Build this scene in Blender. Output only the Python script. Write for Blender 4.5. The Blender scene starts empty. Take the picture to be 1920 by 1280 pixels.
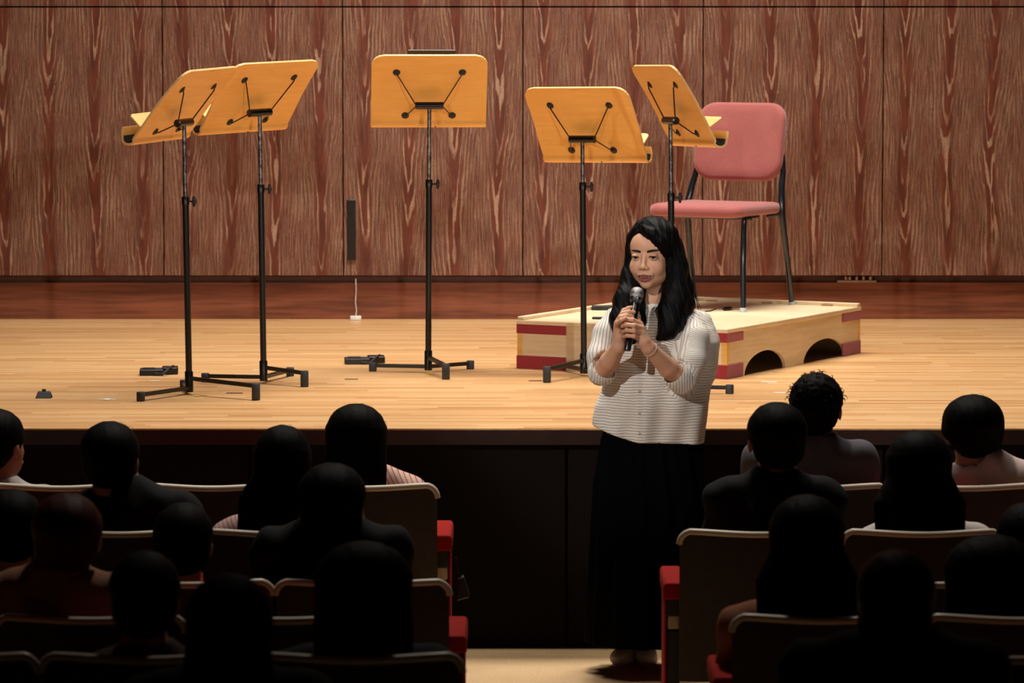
import bpy, math, random
import numpy as np
from mathutils import Vector, Matrix
random.seed(4); np.random.seed(4)
sc = bpy.context.scene
COL = sc.collection
R = math.radians

# ------------------------------------------------------------ camera
CAMZ = 2.42; STZ = 0.84; FOC = 7200.0; PITCH = math.atan(626/7200)
cam_d = bpy.data.cameras.new('camera'); cam = bpy.data.objects.new('camera', cam_d); COL.objects.link(cam)
cam.location = (0, 0, CAMZ); cam.rotation_euler = (math.pi/2-PITCH, 0, 0)
cam_d.lens = 135; cam_d.sensor_width = 36; cam_d.clip_end = 100
cam_d.dof.use_dof = True; cam_d.dof.focus_distance = 15.2; cam_d.dof.aperture_fstop = 5.6
sc.camera = cam
# ------------------------------------------------------------ world, lights, exposure
w = bpy.data.worlds.new('hall_dark'); sc.world = w; w.use_nodes = True
w.node_tree.nodes['Background'].inputs[0].default_value = (0.75, 0.85, 1.0, 1)
w.node_tree.nodes['Background'].inputs[1].default_value = 0.011
def area(name, loc, target, size, power, color=(1, .93, .84), spread=120):
    l = bpy.data.lights.new(name, 'AREA'); l.shape = 'RECTANGLE'; l.size, l.size_y = size
    l.energy = power; l.color = color; l.spread = R(spread)
    o = bpy.data.objects.new(name, l); COL.objects.link(o); o.location = loc
    o.rotation_euler = (Vector(target)-Vector(loc)).to_track_quat('-Z', 'Y').to_euler()
    return o
def spot(name, loc, target, angle, power, color=(1, .95, .88), blend=.5, rad=.08):
    l = bpy.data.lights.new(name, 'SPOT'); l.energy = power; l.color = color
    l.spot_size = R(angle); l.spot_blend = blend; l.shadow_soft_size = rad
    o = bpy.data.objects.new(name, l); COL.objects.link(o); o.location = loc
    o.rotation_euler = (Vector(target)-Vector(loc)).to_track_quat('-Z', 'Y').to_euler()
    return o
area('stage_ceiling_light', (0.2, 16.6, 7.2), (0.2, 16.9, 0.8), (5.0, 1.6), 250, spread=95)
area('stage_wall_light', (0.2, 17.2, 6.6), (0.2, 19.5, 1.6), (3.0, .6), 16, spread=80)
spot('front_of_house_spot', (-4.2, 6.2, 6.3), (0.5, 14.2, 1.38), 11.5, 1850, (1, .96, .92), .5)
spot('front_of_house_spot.001', (4.6, 1.5, 4.3), (-0.3, 16.9, 2.35), 16, 2000, (1, .93, .86), .7)
spot('front_of_house_spot.002', (-5.4, 1.5, 4.3), (0.3, 16.9, 2.35), 16, 1350, (1, .93, .86), .7)
spot('apron_downlight', (0.3, 14.4, 7.0), (0.2, 12.7, 0), 72, 680, (1, .9, .78), .9, .2)
sc.view_settings.view_transform = 'Standard'; sc.view_settings.look = 'None'
sc.view_settings.gamma = 1; sc.view_settings.use_curve_mapping = False
sc.view_settings.exposure = 0.0
sc.cycles.max_bounces = 8

# ------------------------------------------------------------ measuring
def ray(px, py):
    dx = (px-960)/FOC; dy = (640-py)/FOC
    c, s = math.cos(PITCH), math.sin(PITCH)
    return np.array([dx, c+dy*s, -s+dy*c])
def pix(px, py, Y):
    d = ray(px, py); t = Y/d[1]; return np.array([d[0]*t, Y, CAMZ+d[2]*t])
def pixz(px, py, z):
    d = ray(px, py); t = (z-CAMZ)/d[2]; return np.array([d[0]*t, d[1]*t, z])

# ------------------------------------------------------------ naming
def tag(o, label=None, cat=None, group=None, kind=None):
    if label: o['label'] = label
    if cat: o['category'] = cat
    if group: o['group'] = group
    if kind: o['kind'] = kind
    return o
def empty(name, loc=(0, 0, 0), rz=0, **k):
    o = bpy.data.objects.new(name, None); COL.objects.link(o); o.empty_display_size = .1
    o.location = loc; o.rotation_euler = (0, 0, rz); return tag(o, **k)
def copy_tree(o, parent=None):
    c = o.copy(); COL.objects.link(c)
    if parent: c.parent = parent
    for ch in list(o.children): copy_tree(ch, c)
    return c

# ------------------------------------------------------------ mesh helpers
def basis(d):
    d = np.array(d, float); d /= np.linalg.norm(d)
    a = np.array([0, 0, 1.]) if abs(d[2]) < .9 else np.array([1., 0, 0])
    u = np.cross(a, d); u /= np.linalg.norm(u); return u, np.cross(d, u), d
class MB:
    def __init__(s): s.v = []; s.f = []
    def add(s, v, f):
        n = len(s.v); s.v += [tuple(map(float, p)) for p in v]; s.f += [tuple(i+n for i in q) for q in f]; return s
    def box(s, lo, hi, rz=0, about=None, M=None):
        x0, y0, z0 = lo; x1, y1, z1 = hi
        v = np.array([(x, y, z) for z in (z0, z1) for x, y in ((x0, y0), (x1, y0), (x1, y1), (x0, y1))], float)
        if M is not None: v = v @ np.array(M.to_3x3()).T + np.array(M.translation)
        return s.add(v, [(3, 2, 1, 0), (4, 5, 6, 7), (0, 1, 5, 4), (1, 2, 6, 5), (2, 3, 7, 6), (3, 0, 4, 7)])
    def tube(s, pts, r, n=12, cap=True):
        pts = [np.array(p, float) for p in pts]; m = len(pts)
        rr = r if hasattr(r, '__len__') else [r]*m
        t0 = pts[1]-pts[0]; u, v, _ = basis(t0); V = []
        for i in range(m):
            t = (pts[min(i+1, m-1)]-pts[max(i-1, 0)]); t = t/(np.linalg.norm(t)+1e-9)
            u = u-t*np.dot(u, t); u /= np.linalg.norm(u)+1e-9; v = np.cross(t, u)
            for k in range(n):
                a = 2*math.pi*k/n; V.append(pts[i]+rr[i]*(u*math.cos(a)+v*math.sin(a)))
        F = [(i*n+k, i*n+(k+1) % n, (i+1)*n+(k+1) % n, (i+1)*n+k) for i in range(m-1) for k in range(n)]
        if cap: F += [tuple(range(n-1, -1, -1)), tuple((m-1)*n+k for k in range(n))]
        return s.add(V, F)
    def lathe(s, prof, o=(0, 0, 0), d=(0, 0, 1), n=24):
        u, v, w_ = basis(d); o = np.array(o, float); V = []
        for (r, h) in prof:
            for k in range(n):
                a = 2*math.pi*k/n; V.append(o+w_*h+r*(u*math.cos(a)+v*math.sin(a)))
        m = len(prof)
        F = [(i*n+k, i*n+(k+1) % n, (i+1)*n+(k+1) % n, (i+1)*n+k) for i in range(m-1) for k in range(n)]
        F += [tuple(range(n-1, -1, -1)), tuple((m-1)*n+k for k in range(n))]
        return s.add(V, F)
    def prism(s, poly, o, u, v, w_):       # polygon in (u, v) swept along w
        o, u, v, w_ = [np.array(a, float) for a in (o, u, v, w_)]
        n = len(poly); V = [o+u*a+v*b for a, b in poly]+[o+u*a+v*b+w_ for a, b in poly]
        return s.add(V, [tuple(range(n-1, -1, -1)), tuple(range(n, 2*n))]+[(k, (k+1) % n, n+(k+1) % n, n+k) for k in range(n)])
    def sheet(s, grid, th):                # rows of points -> solid sheet, thickness along the normals
        G = np.array(grid, float); a, b = G.shape[:2]
        du = np.gradient(G, axis=1); dv = np.gradient(G, axis=0)
        N = np.cross(du, dv); N /= np.linalg.norm(N, axis=2, keepdims=True)+1e-12
        A = G+N*th/2; B = G-N*th/2; V = list(A.reshape(-1, 3))+list(B.reshape(-1, 3)); k = a*b; F = []
        for i in range(a-1):
            for j in range(b-1):
                q = (i*b+j, i*b+j+1, (i+1)*b+j+1, (i+1)*b+j); F += [q, tuple(x+k for x in q[::-1])]
        ring = [j for j in range(b)]+[i*b+b-1 for i in range(1, a)]+[(a-1)*b+j for j in range(b-2, -1, -1)]+[i*b for i in range(a-2, 0, -1)]
        for i in range(len(ring)):
            p, q = ring[i], ring[(i+1) % len(ring)]; F.append((q, p, p+k, q+k))
        return s.add(V, F)
    def build(s, name, mat, parent=None, smooth=True, bevel=0, angle=40):
        me = bpy.data.meshes.new(name); me.from_pydata(s.v, [], s.f); me.validate(); me.update()
        me.materials.append(mat)
        o = bpy.data.objects.new(name, me); COL.objects.link(o)
        if parent: o.parent = parent
        if bevel:
            m = o.modifiers.new('bevel', 'BEVEL'); m.width = bevel; m.segments = 3; m.limit_method = 'ANGLE'; m.angle_limit = R(30)
        if smooth:
            for p in me.polygons: p.use_smooth = True
            try: me.set_sharp_from_angle(angle=R(angle))
            except Exception: pass
        return o
def MBbox(lo, hi): return MB().box(lo, hi)

# ------------------------------------------------------------ materials
def lin(c): return tuple((x/12.92 if x <= .04045 else ((x+.055)/1.055)**2.4) for x in [y/255 for y in c])
class NT:
    def __init__(s, name):
        s.m = bpy.data.materials.new(name); s.m.use_nodes = True; s.t = s.m.node_tree
        s.b = s.t.nodes['Principled BSDF']
    def n(s, t, **k):
        o = s.t.nodes.new(t)
        for a, b in k.items(): setattr(o, a, b)
        return o
    def put(s, sock, v):
        if isinstance(v, bpy.types.NodeSocket): s.t.links.new(v, sock)
        elif isinstance(v, (tuple, list)) and len(v) == 3 and sock.type == 'RGBA': sock.default_value = (*v, 1)
        else: sock.default_value = v
    def m_(s, op, a, b=0.0, c=None, clamp=False):
        o = s.n('ShaderNodeMath', operation=op, use_clamp=clamp); s.put(o.inputs[0], a); s.put(o.inputs[1], b)
        if c is not None: s.put(o.inputs[2], c)
        return o.outputs[0]
    def mix(s, f, a, b, blend='MIX'):
        o = s.n('ShaderNodeMix', data_type='RGBA', blend_type=blend); s.put(o.inputs[0], f); s.put(o.inputs[6], a); s.put(o.inputs[7], b)
        return o.outputs[2]
    def obj(s): return s.n('ShaderNodeTexCoord').outputs['Object']
    def pos(s): return s.n('ShaderNodeNewGeometry').outputs['Position']
    def sep(s, v):
        o = s.n('ShaderNodeSeparateXYZ'); s.put(o.inputs[0], v); return o.outputs
    def comb(s, x, y, z):
        o = s.n('ShaderNodeCombineXYZ'); s.put(o.inputs[0], x); s.put(o.inputs[1], y); s.put(o.inputs[2], z); return o.outputs[0]
    def vm(s, v, k):
        o = s.n('ShaderNodeVectorMath', operation='MULTIPLY'); s.put(o.inputs[0], v); o.inputs[1].default_value = k; return o.outputs[0]
    def noise(s, v, sc_, det=3, rough=.5, out=0):
        o = s.n('ShaderNodeTexNoise'); s.put(o.inputs['Vector'], v); o.inputs['Scale'].default_value = sc_
        o.inputs['Detail'].default_value = det; o.inputs['Roughness'].default_value = rough; return o.outputs[out]
    def white(s, v):
        o = s.n('ShaderNodeTexWhiteNoise', noise_dimensions='3D'); s.put(o.inputs[0], v); return o.outputs[0]
    def ss(s, x, a, b, lo=0.0, hi=1.0):
        o = s.n('ShaderNodeMapRange', interpolation_type='SMOOTHSTEP'); s.put(o.inputs[0], x)
        for i, v in zip((1, 2, 3, 4), (a, b, lo, hi)): s.put(o.inputs[i], v)
        return o.outputs[0]
    def bump(s, h, dist, strength=1.0):
        o = s.n('ShaderNodeBump'); s.put(o.inputs['Height'], h); o.inputs['Distance'].default_value = dist
        o.inputs['Strength'].default_value = strength; s.put(s.b.inputs['Normal'], o.outputs[0]); return o.outputs[0]
    def set(s, col=None, rough=.5, metal=0., spec=None, coat=None, sheen=None):
        if col is not None: s.put(s.b.inputs['Base Color'], col)
        s.put(s.b.inputs['Roughness'], rough); s.put(s.b.inputs['Metallic'], metal)
        if spec is not None: s.put(s.b.inputs['Specular IOR Level'], spec)
        if coat is not None: s.b.inputs['Coat Weight'].default_value = coat; s.b.inputs['Coat Roughness'].default_value = .2
        if sheen is not None: s.b.inputs['Sheen Weight'].default_value = sheen
        return s.m
def simple(name, col, rough=.5, metal=0., var=.12, vs=30, bump=0, bs=200, spec=None, **k):
    t = NT(name); p = t.obj(); nz = t.noise(p, vs, 4)
    c = t.mix(t.ss(nz, .3, .7), tuple(x*(1-var) for x in lin(col)), tuple(min(1, x*(1+var)) for x in lin(col)))
    if bump: t.bump(t.noise(p, bs, 3), bump)
    return t.set(c, rough, metal, spec, **k)

def wall_wood(name, base=(104, 49, 30), dark=(82, 37, 23), lime=(184, 150, 124), amount=1.0):
    t = NT(name); P = t.pos(); x, y, z = t.sep(P)[0:3]
    W = .2275; xs = t.m_('ADD', x, 10*.91+.86)
    def nz(fx, fz, k=0., det=2, rough=.5):
        return t.m_('SUBTRACT', t.noise(t.comb(t.m_('MULTIPLY', x, fx), k, t.m_('MULTIPLY', z, fz)), 1.0, det, rough), .5)
    q = t.m_('ADD', t.m_('DIVIDE', xs, W), t.m_('MULTIPLY', nz(1.3, .9, 4.), .5))
    idx = t.m_('FLOOR', q); fr = t.m_('SUBTRACT', t.m_('FRACT', q), .5)
    pan = t.m_('FLOOR', t.m_('DIVIDE', xs, W*4))
    rp = t.white(t.comb(pan, 3., 1.)); rs = t.white(t.comb(idx, 7., 2.))
    u = t.m_('ABSOLUTE', t.m_('ADD', t.m_('MULTIPLY', fr, W), t.m_('MULTIPLY', nz(6., 2.2, 2., 3), .020)))
    zz = t.m_('ADD', z, t.m_('ADD', t.m_('MULTIPLY', rp, 3.), t.m_('MULTIPLY', rs, .35)))
    # flat-sawn figure: nested downward V rings; v grows outwards from the heart of each strip
    s_ = t.m_('POWER', t.m_('DIVIDE', u, .114), 1.35)
    g = t.m_('SUBTRACT', t.m_('MULTIPLY', s_, 5.2), t.m_('MULTIPLY', zz, 3.4))
    g = t.m_('ADD', g, t.m_('MULTIPLY', nz(4., 1.5, 6., 3), 4.2)); g = t.m_('ADD', g, t.m_('MULTIPLY', nz(80., 8., 8., 3), .75))
    ph = t.m_('FRACT', g)
    cen = t.ss(u, .014, .046)                                  # 0 in the heart, 1 outside
    w_ = nz(18., 3., 11., 2)
    hi = t.m_('ADD', .22, t.m_('MULTIPLY', w_, 1.0))
    ln = t.m_('MULTIPLY', t.ss(ph, .0, .07), t.ss(ph, t.m_('ADD', hi, .12), hi))
    streak = t.m_('ADD', nz(290., 6., 1., 3, .6), .5)
    ph2 = t.m_('FRACT', t.m_('MULTIPLY', g, 2.6)); fine = t.m_('MULTIPLY', t.ss(ph2, .0, .2), t.ss(ph2, .62, .35))
    pores = t.m_('ADD', nz(520., 70., 3., 2, .7), .5)
    patch = t.ss(nz(11., 3.2, 21., 2), -.12, .12)
    a = t.m_('MULTIPLY', ln, t.m_('ADD', .10, t.m_('MULTIPLY', patch, .72)))
    a = t.m_('MULTIPLY', a, t.m_('SUBTRACT', 1., t.m_('MULTIPLY', cen, .30)))
    b = t.m_('MULTIPLY', t.m_('ADD', t.m_('MULTIPLY', t.ss(streak, .47, .62), .34), t.m_('MULTIPLY', fine, .20)), t.m_('ADD', .06, t.m_('MULTIPLY', cen, .94)))
    f = t.m_('MAXIMUM', a, b); f = t.m_('MULTIPLY', f, t.ss(pores, .32, .62, .45, 1.15))
    f = t.m_('MULTIPLY', f, amount); f = t.m_('MINIMUM', t.m_('MAXIMUM', f, 0.), .92)
    c0 = t.mix(t.ss(nz(30., 5., 31., 3), -.15, .15), lin(dark), lin(base))
    c0 = t.mix(t.m_('MULTIPLY', t.ss(streak, .3, .6), t.m_('MULTIPLY', cen, .6)), c0, lin((88, 48, 33)))
    t.bump(f, .001, .35)
    return t.set(t.mix(f, c0, lin(lime)), .55, spec=.3)
def base_wood():
    t = NT('skirting_wood'); P = t.pos(); x, y, z = t.sep(P)[0:3]
    n = t.noise(t.comb(t.m_('MULTIPLY', x, 3.), 0., t.m_('MULTIPLY', z, 60.)), 1.0, 4)
    n2 = t.noise(t.comb(t.m_('MULTIPLY', x, 1.), 5., t.m_('MULTIPLY', z, 8.)), 2.0, 4)
    return t.set(t.mix(t.ss(t.m_('ADD', t.m_('MULTIPLY', n, .5), t.m_('MULTIPLY', n2, .5)), .35, .65), lin((100, 54, 35)), lin((140, 80, 54))), .5, spec=.3)
def stage_floor():
    t = NT('stage_boards'); P = t.pos(); x, y, z = t.sep(P)[0:3]
    row = t.m_('FLOOR', t.m_('DIVIDE', y, .052)); ro = t.white(t.comb(row, 0., 5.))
    q = t.m_('ADD', t.m_('DIVIDE', x, .62), t.m_('MULTIPLY', ro, 7.3)); bi = t.m_('FLOOR', q)
    rn = t.white(t.comb(row, bi, 1.)); rn2 = t.white(t.comb(row, bi, 9.))
    gr = t.noise(t.comb(t.m_('ADD', t.m_('MULTIPLY', x, 2.5), t.m_('MULTIPLY', rn, 90.)), t.m_('MULTIPLY', y, 45.), 0.), 1.0, 4, .6)
    bg = t.noise(t.comb(x, y, 0.), .8, 2)
    c = t.mix(rn, lin((206, 158, 104)), lin((228, 188, 136)))
    c = t.mix(t.m_('MULTIPLY', t.ss(rn2, .72, 1.), .55), c, lin((170, 112, 62)))
    c = t.mix(t.ss(gr, .35, .75, 0., .5), c, lin((176, 120, 68)))
    c = t.mix(t.ss(bg, .35, .7, 0., .22), c, lin((232, 186, 130)))
    fy = t.m_('ABSOLUTE', t.m_('SUBTRACT', t.m_('FRACT', t.m_('DIVIDE', y, .052)), .5))
    fx = t.m_('ABSOLUTE', t.m_('SUBTRACT', t.m_('FRACT', q), .5))
    gap = t.m_('MAXIMUM', t.ss(fy, .475, .5), t.ss(fx, .497, .5))
    c = t.mix(t.m_('MULTIPLY', gap, .35), c, lin((120, 72, 38)))
    return t.set(c, t.ss(gr, .2, .8, .26, .4), spec=.5)
def carpet_mat():
    t = NT('auditorium_floor_covering'); P = t.pos(); n = t.noise(P, 160, 3); n2 = t.noise(P, 3, 3)
    c = t.mix(t.ss(n, .3, .7), lin((196, 162, 120)), lin((222, 190, 148))); c = t.mix(t.ss(n2, .4, .7, 0., .25), c, lin((160, 124, 84)))
    t.bump(n, .003, .5); return t.set(c, .8, spec=.2)
def desk_mat():
    t = NT('orange_lacquered_beech'); P = t.obj(); x, y, z = t.sep(P)[0:3]
    g = t.noise(t.comb(t.m_('MULTIPLY', x, 5.), t.m_('MULTIPLY', y, 5.), t.m_('MULTIPLY', z, 60.)), 1.0, 4, .6)
    b = t.noise(P, 6, 2)
    c = t.mix(t.ss(g, .25, .75), lin((236, 172, 84)), lin((243, 184, 98))); c = t.mix(t.ss(b, .4, .7, 0., .3), c, lin((230, 160, 74)))
    return t.set(c, .38, spec=.45)
def ply_mat(name, a, b, rough=.45, sc=1.):
    t = NT(name); P = t.obj(); x, y, z = t.sep(P)[0:3]
    g = t.noise(t.comb(t.m_('MULTIPLY', x, 4.*sc), t.m_('MULTIPLY', y, 4.*sc), t.m_('MULTIPLY', z, 50.*sc)), 1.0, 4, .6)
    return t.set(t.mix(t.ss(g, .3, .7), lin(a), lin(b)), rough, spec=.4)
def fabric(name, a, b, scale=420, bump=.0012, rough=.9, sheen=.3):
    t = NT(name); P = t.obj(); n = t.noise(P, scale, 3, .7); n2 = t.noise(P, 9, 3)
    c = t.mix(t.ss(n, .3, .7), lin(a), lin(b)); c = t.mix(t.ss(n2, .35, .7, 0., .15), c, tuple(v*.7 for v in lin(a)))
    t.bump(n, bump, .5); return t.set(c, rough, spec=.2, sheen=sheen)
M = dict(
    wall=wall_wood('limed_veneer'), wall_top=wall_wood('limed_veneer_upper', amount=.75), skirt=base_wood(),
    recess=simple('dark_recess_wood', (84, 44, 32), .6), floor=stage_floor(), carpet=carpet_mat(),
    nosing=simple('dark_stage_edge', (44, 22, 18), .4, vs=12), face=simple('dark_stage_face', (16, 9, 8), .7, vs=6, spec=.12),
    edge=simple('edge_strip', (205, 160, 105), .4), desk=desk_mat(), ply=ply_mat('pale_beech_edge', (228, 178, 112), (240, 198, 140)),
    rubber=simple('black_rubber', (28, 30, 33), .6), black=simple('black_enamel', (14, 14, 16), .32, spec=.5),
    grey_rubber=simple('charcoal_rubber_foot', (52, 56, 62), .65), chrome=simple('worn_dark_chrome', (120, 120, 122), .38, 1.0, var=.7, vs=60),
    pink=fabric('dusty_pink_wool', (146, 76, 73), (170, 98, 93)), leg=simple('black_gloss_steel', (22, 27, 34), .22, spec=.7),
    glide=simple('pale_glide', (190, 196, 200), .3), podium=ply_mat('pale_podium_plywood', (214, 190, 152), (228, 206, 172), .5),
    felt=fabric('crimson_felt', (140, 40, 48), (160, 54, 60), 300), post=ply_mat('golden_corner_post', (214, 160, 74), (236, 190, 110), .5),
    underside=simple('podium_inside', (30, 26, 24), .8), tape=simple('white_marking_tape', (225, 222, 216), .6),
    darktape=simple('dark_marking_tape', (52, 34, 26), .7), yellowtape=simple('yellow_marking_tape', (226, 190, 90), .6),
    shellback=simple('dark_laminate_back', (58, 50, 44), .6, spec=.3),
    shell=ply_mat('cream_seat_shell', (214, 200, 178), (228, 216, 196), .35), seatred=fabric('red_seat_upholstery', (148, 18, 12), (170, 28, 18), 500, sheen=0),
    seatblack=simple('black_seat_metal', (20, 20, 22), .5), cream=simple('cream_metal', (200, 186, 158), .4),
    brass=simple('brass_plate', (190, 150, 110), .35, .8), steel=simple('steel_plate', (150, 140, 130), .35, .9),
    gridmesh=simple('silver_mic_mesh', (168, 170, 172), .35, .9, bump=.0012, bs=900), micblack=simple('mic_black', (10, 10, 12), .28, spec=.6),
    bagblack=simple('black_bag_fabric', (14, 14, 16), .45),
)

# ============================================================ the setting
YW = pixz(960, 598, STZ)[1]; YE = pixz(960, 803, STZ)[1]; YF = YE+.03
def struct(mb, name, mat, parent=None, **k):
    o = mb.build(name, mat, parent, smooth=False, **k)
    if not parent: tag(o, kind='structure')
    return o
struct(MBbox((-7, YE, STZ-.05), (7, YW+.3, STZ)), 'floor_stage', M['floor'])
struct(MBbox((-7, YE-.004, STZ-.006), (7, YE, STZ-.0005)), 'trim_stage_edge', M['edge'])
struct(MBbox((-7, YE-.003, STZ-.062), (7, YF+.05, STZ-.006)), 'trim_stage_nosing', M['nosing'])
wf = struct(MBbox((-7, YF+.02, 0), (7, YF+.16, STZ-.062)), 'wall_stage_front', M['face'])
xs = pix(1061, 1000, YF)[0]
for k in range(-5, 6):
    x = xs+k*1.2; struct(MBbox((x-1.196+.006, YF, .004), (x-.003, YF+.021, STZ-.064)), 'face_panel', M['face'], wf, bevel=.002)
struct(MBbox((-7, -1, -.1), (7, YF+.16, 0)), 'floor_auditorium', M['carpet'])
# tread of the two rear rows
def rise(Y): return .03 if Y < 10.75 and Y >= 9.8 else (.08 if Y < 9.8 else 0)
zpan = pix(960, 515, YW)[2]; zseam = pix(960, 13, YW)[2]; zrec = pix(960, 529, YW)[2]
wb = struct(MBbox((-7, YW+.03, STZ), (7, YW+.3, 8)), 'wall_back', M['recess'])
seams = [pix(p, 300, YW-.05)[0] for p in (306, 641, 979, 1317, 1655)]
pw = (seams[-1]-seams[0])/4; xsm = [seams[0]+pw*k for k in range(-5, 11)]
for k in range(len(xsm)-1):
    struct(MBbox((xsm[k]+.003, YW-.05, zpan), (xsm[k+1]-.003, YW+.03, zseam-.004)), 'wall_panel', M['wall'], wb, bevel=.002)
    struct(MBbox((xsm[k]+.003, YW-.05, zseam+.004), (xsm[k+1]-.003, YW+.03, zseam+1.35)), 'wall_panel', M['wall_top'], wb, bevel=.002)
    struct(MBbox((xsm[k]+.003, YW-.05, zseam+1.358), (xsm[k+1]-.003, YW+.03, zseam+2.75)), 'wall_panel', M['wall_top'], wb, bevel=.002)
struct(MBbox((-7, YW, STZ), (7, YW+.03, zrec)), 'baseboard_back', M['skirt'], bevel=.003)
hall = simple('dark_hall_wall', (34, 26, 22), .8)
struct(MBbox((-7.2, -1, 0), (-7, YW+.3, 8)), 'wall_left', hall); struct(MBbox((7, -1, 0), (7.2, YW+.3, 8)), 'wall_right', hall)
struct(MBbox((-7.2, -1.2, 8), (7.2, YW+.3, 8.2)), 'ceiling', hall); struct(MBbox((-7.2, -1.2, 0), (7.2, -1, 8)), 'wall_rear', hall)

# ============================================================ music stands
def edge_material(o, nface):
    o.data.materials.append(M['ply'])
    for p in list(o.data.polygons)[nface:]: p.material_index = 1; p.use_smooth = False
def music_stand(hub, top, z1, yaw, tilt, roll, feet, knob, label, desk_off=0.0, L=.392):
    """hub, top: pole foot and clamp; feet: (x, y, tall?)"""
    hub = np.array(hub, float); top = np.array(top, float)
    root = empty('music_stand', tuple(hub), label=label, cat='music stand', group='wooden music stands on the stage')
    o = hub
    P = lambda p: np.array(p, float)-o
    ax = (top-hub)
    at = lambda z: hub+ax*((z-hub[2])/ax[2])
    zc = hub[2]
    MB().tube([P(at(zc+.012)), P(at(z1))], .0132, 16).build('lower_pole', M['black'], root)
    MB().tube([P(at(z1-.02)), P(at(top[2]))], .0088, 14).build('upper_pole', M['chrome'], root)
    MB().lathe([(.017, 0), (.017, .082), (.0145, .086)], P(at(zc+.01)), ax, 16).build('hub', M['black'], root)
    MB().lathe([(.0155, -.03), (.0155, 0), (.0125, .004)], P(at(z1)), ax, 16).build('collar', M['black'], root)
    k0 = P(at(z1-.016)); kd = np.array([knob[0], knob[1], 0.]); kd /= np.linalg.norm(kd)
    s_ = MB(); s_.tube([k0, k0+kd*.036], .004, 8)
    s_.lathe([(.006, .030), (.011, .033), (.0125, .04), (.011, .046)], k0, kd, 12)
    q = basis(kd)[1]; a = k0+kd*.038
    s_.tube([a-q*.021, a-q*.012, a, a+q*.012, a+q*.021], [.005, .0065, .007, .0065, .005], 10)
    s_.build('clamp_knob', M['rubber'], root)
    for i, (fx, fy, tall) in enumerate(feet):
        z = zc+(.058 if tall else .026); f = np.array([fx, fy, z])
        d = (f-hub); d[2] = 0; d /= np.linalg.norm(d)
        lg = MB(); st = hub+d*.01; st[2] = z+.008 if tall else z
        u = np.array([-d[1], d[0], 0]); up = np.array([0, 0, 1.])
        e = f-d*.008
        ln = e-st
        lg.prism([(-.009, -.008), (.009, -.008), (.009, .008), (-.009, .008)], P(st), u, up, ln)
        l_ = lg.build('leg', M['black'], root, bevel=.002)
        h = .068 if tall else .038
        MB().lathe([(.015, 0), (.0172, .003), (.0172, h-.003), (.015, h)], P((fx, fy, zc)), (0, 0, 1), 18).build('rubber_foot', M['grey_rubber'], l_)
    # desk frame of reference
    nh = np.array([math.sin(yaw), -math.cos(yaw), 0]); U = np.array([math.cos(yaw), math.sin(yaw), 0]); Z = np.array([0, 0, 1.])
    V = math.cos(tilt)*Z+math.sin(tilt)*nh; N = math.cos(tilt)*nh-math.sin(tilt)*Z
    c, s2 = math.cos(roll), math.sin(roll); U, V = U*c+V*s2, V*c-U*s2
    cl = P(top); vc = .163; off = .062
    O = cl-N*off-V*vc+U*desk_off
    D = lambda u, v, n: O+U*u+V*v+N*n
    prof = [(L, .010), (L-.006, .0095), (L-.014, .009), (L-.026, .008), (L-.044, .0065), (.32, .004), (.27, .001), (.22, -.0005), (.17, -.0005), (.12, .001), (.08, .0025), (.046, .002), (.037, .004), (.032, .010), (.022, .010),
            (.009, .001), (.001, -.013), (.002, -.029), (.010, -.037), (.022, -.047), (.034, -.057), (.044, -.066)]
    hw, r = .25, .055; grid = []
    for v, n in prof:
        e = hw
        if v > L-r and n > -.003: e = hw-r+math.sqrt(max(r*r-(v-(L-r))**2, 0))
        elif n < -.05: e = hw-.004*(1 if n > -.06 else 2)
        us = [-e, -e*.97, -e*.9]+list(np.linspace(-e*.8, e*.8, 15))+[e*.9, e*.97, e]
        grid.append([D(u, v, n) for u in us])
    dk = MB().sheet(grid, .009).build('desk', M['desk'], root, angle=50); edge_material(dk, 2*(len(grid)-1)*(len(grid[0])-1))
    g2 = []
    for n in (-.006, -.02, -.045, -.06, -.068, -.073):
        e = .25 if n > -.06 else .25-.02*((-n-.06)/.013)**2
        g2.append([D(u, .098-.1*(n+.006), n) for u in np.linspace(-e, e, 15)])
    MB().sheet(g2, .007).build('ledge', M['ply'], root, bevel=.0015)
    MB().sheet([[D(u, v, n) for u in np.linspace(-.246, .246, 9)] for v, n in ((.030, -.004), (.016, -.008), (.008, -.018), (.014, -.028), (.024, -.038))], .009).build('ledge_lining', M['rubber'], root)
    MB().box((-.02, -.0012, 0), (.02, .0012, .004), M=Matrix.Translation(Vector(D(0, L-.012, .0135)))@Matrix((U, N, V)).transposed().to_4x4()).build('label_slot', M['post'], dk)
    MB().box((-.004, -.001, 0), (.004, .001, .020), M=Matrix.Translation(Vector(D(.03, .012, .0108)))@Matrix((U, N, V)).transposed().to_4x4()).build('slot', M['darktape'], dk)
    cb = MB(); a, b = D(-desk_off-.06, vc, off), D(-desk_off+.06, vc, off)
    cb.lathe([(.012, -.002), (.0165, 0), (.0165, .12), (.012, .122)], a, b-a, 18)
    cbo = cb.build('tilt_clamp', M['micblack'], root)
    for sx in (-1, 1):
        for (ku, kv) in ((.142, .30), (.102, .072)):
            k = D(ku*sx, kv, .008); st = D(-desk_off+.058*sx, vc-.004 if kv < .2 else vc+.004, off)
            md = D(ku*sx*.97, kv+(-.008 if kv > .2 else .006), .020)
            MB().tube([st, md, k], .0028, 8).build('strut', M['black'], root)
            MB().lathe([(.017, 0), (.0165, .004), (.009, .007), (.006, .011)], D(ku*sx, kv, .0045), N, 18).build('fixing_disc', M['rubber'], root)
    return root, D, U, V, N
def foot(px, py, tall): p = pixz(px, py-1, STZ); return (p[0], p[1], tall)
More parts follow.
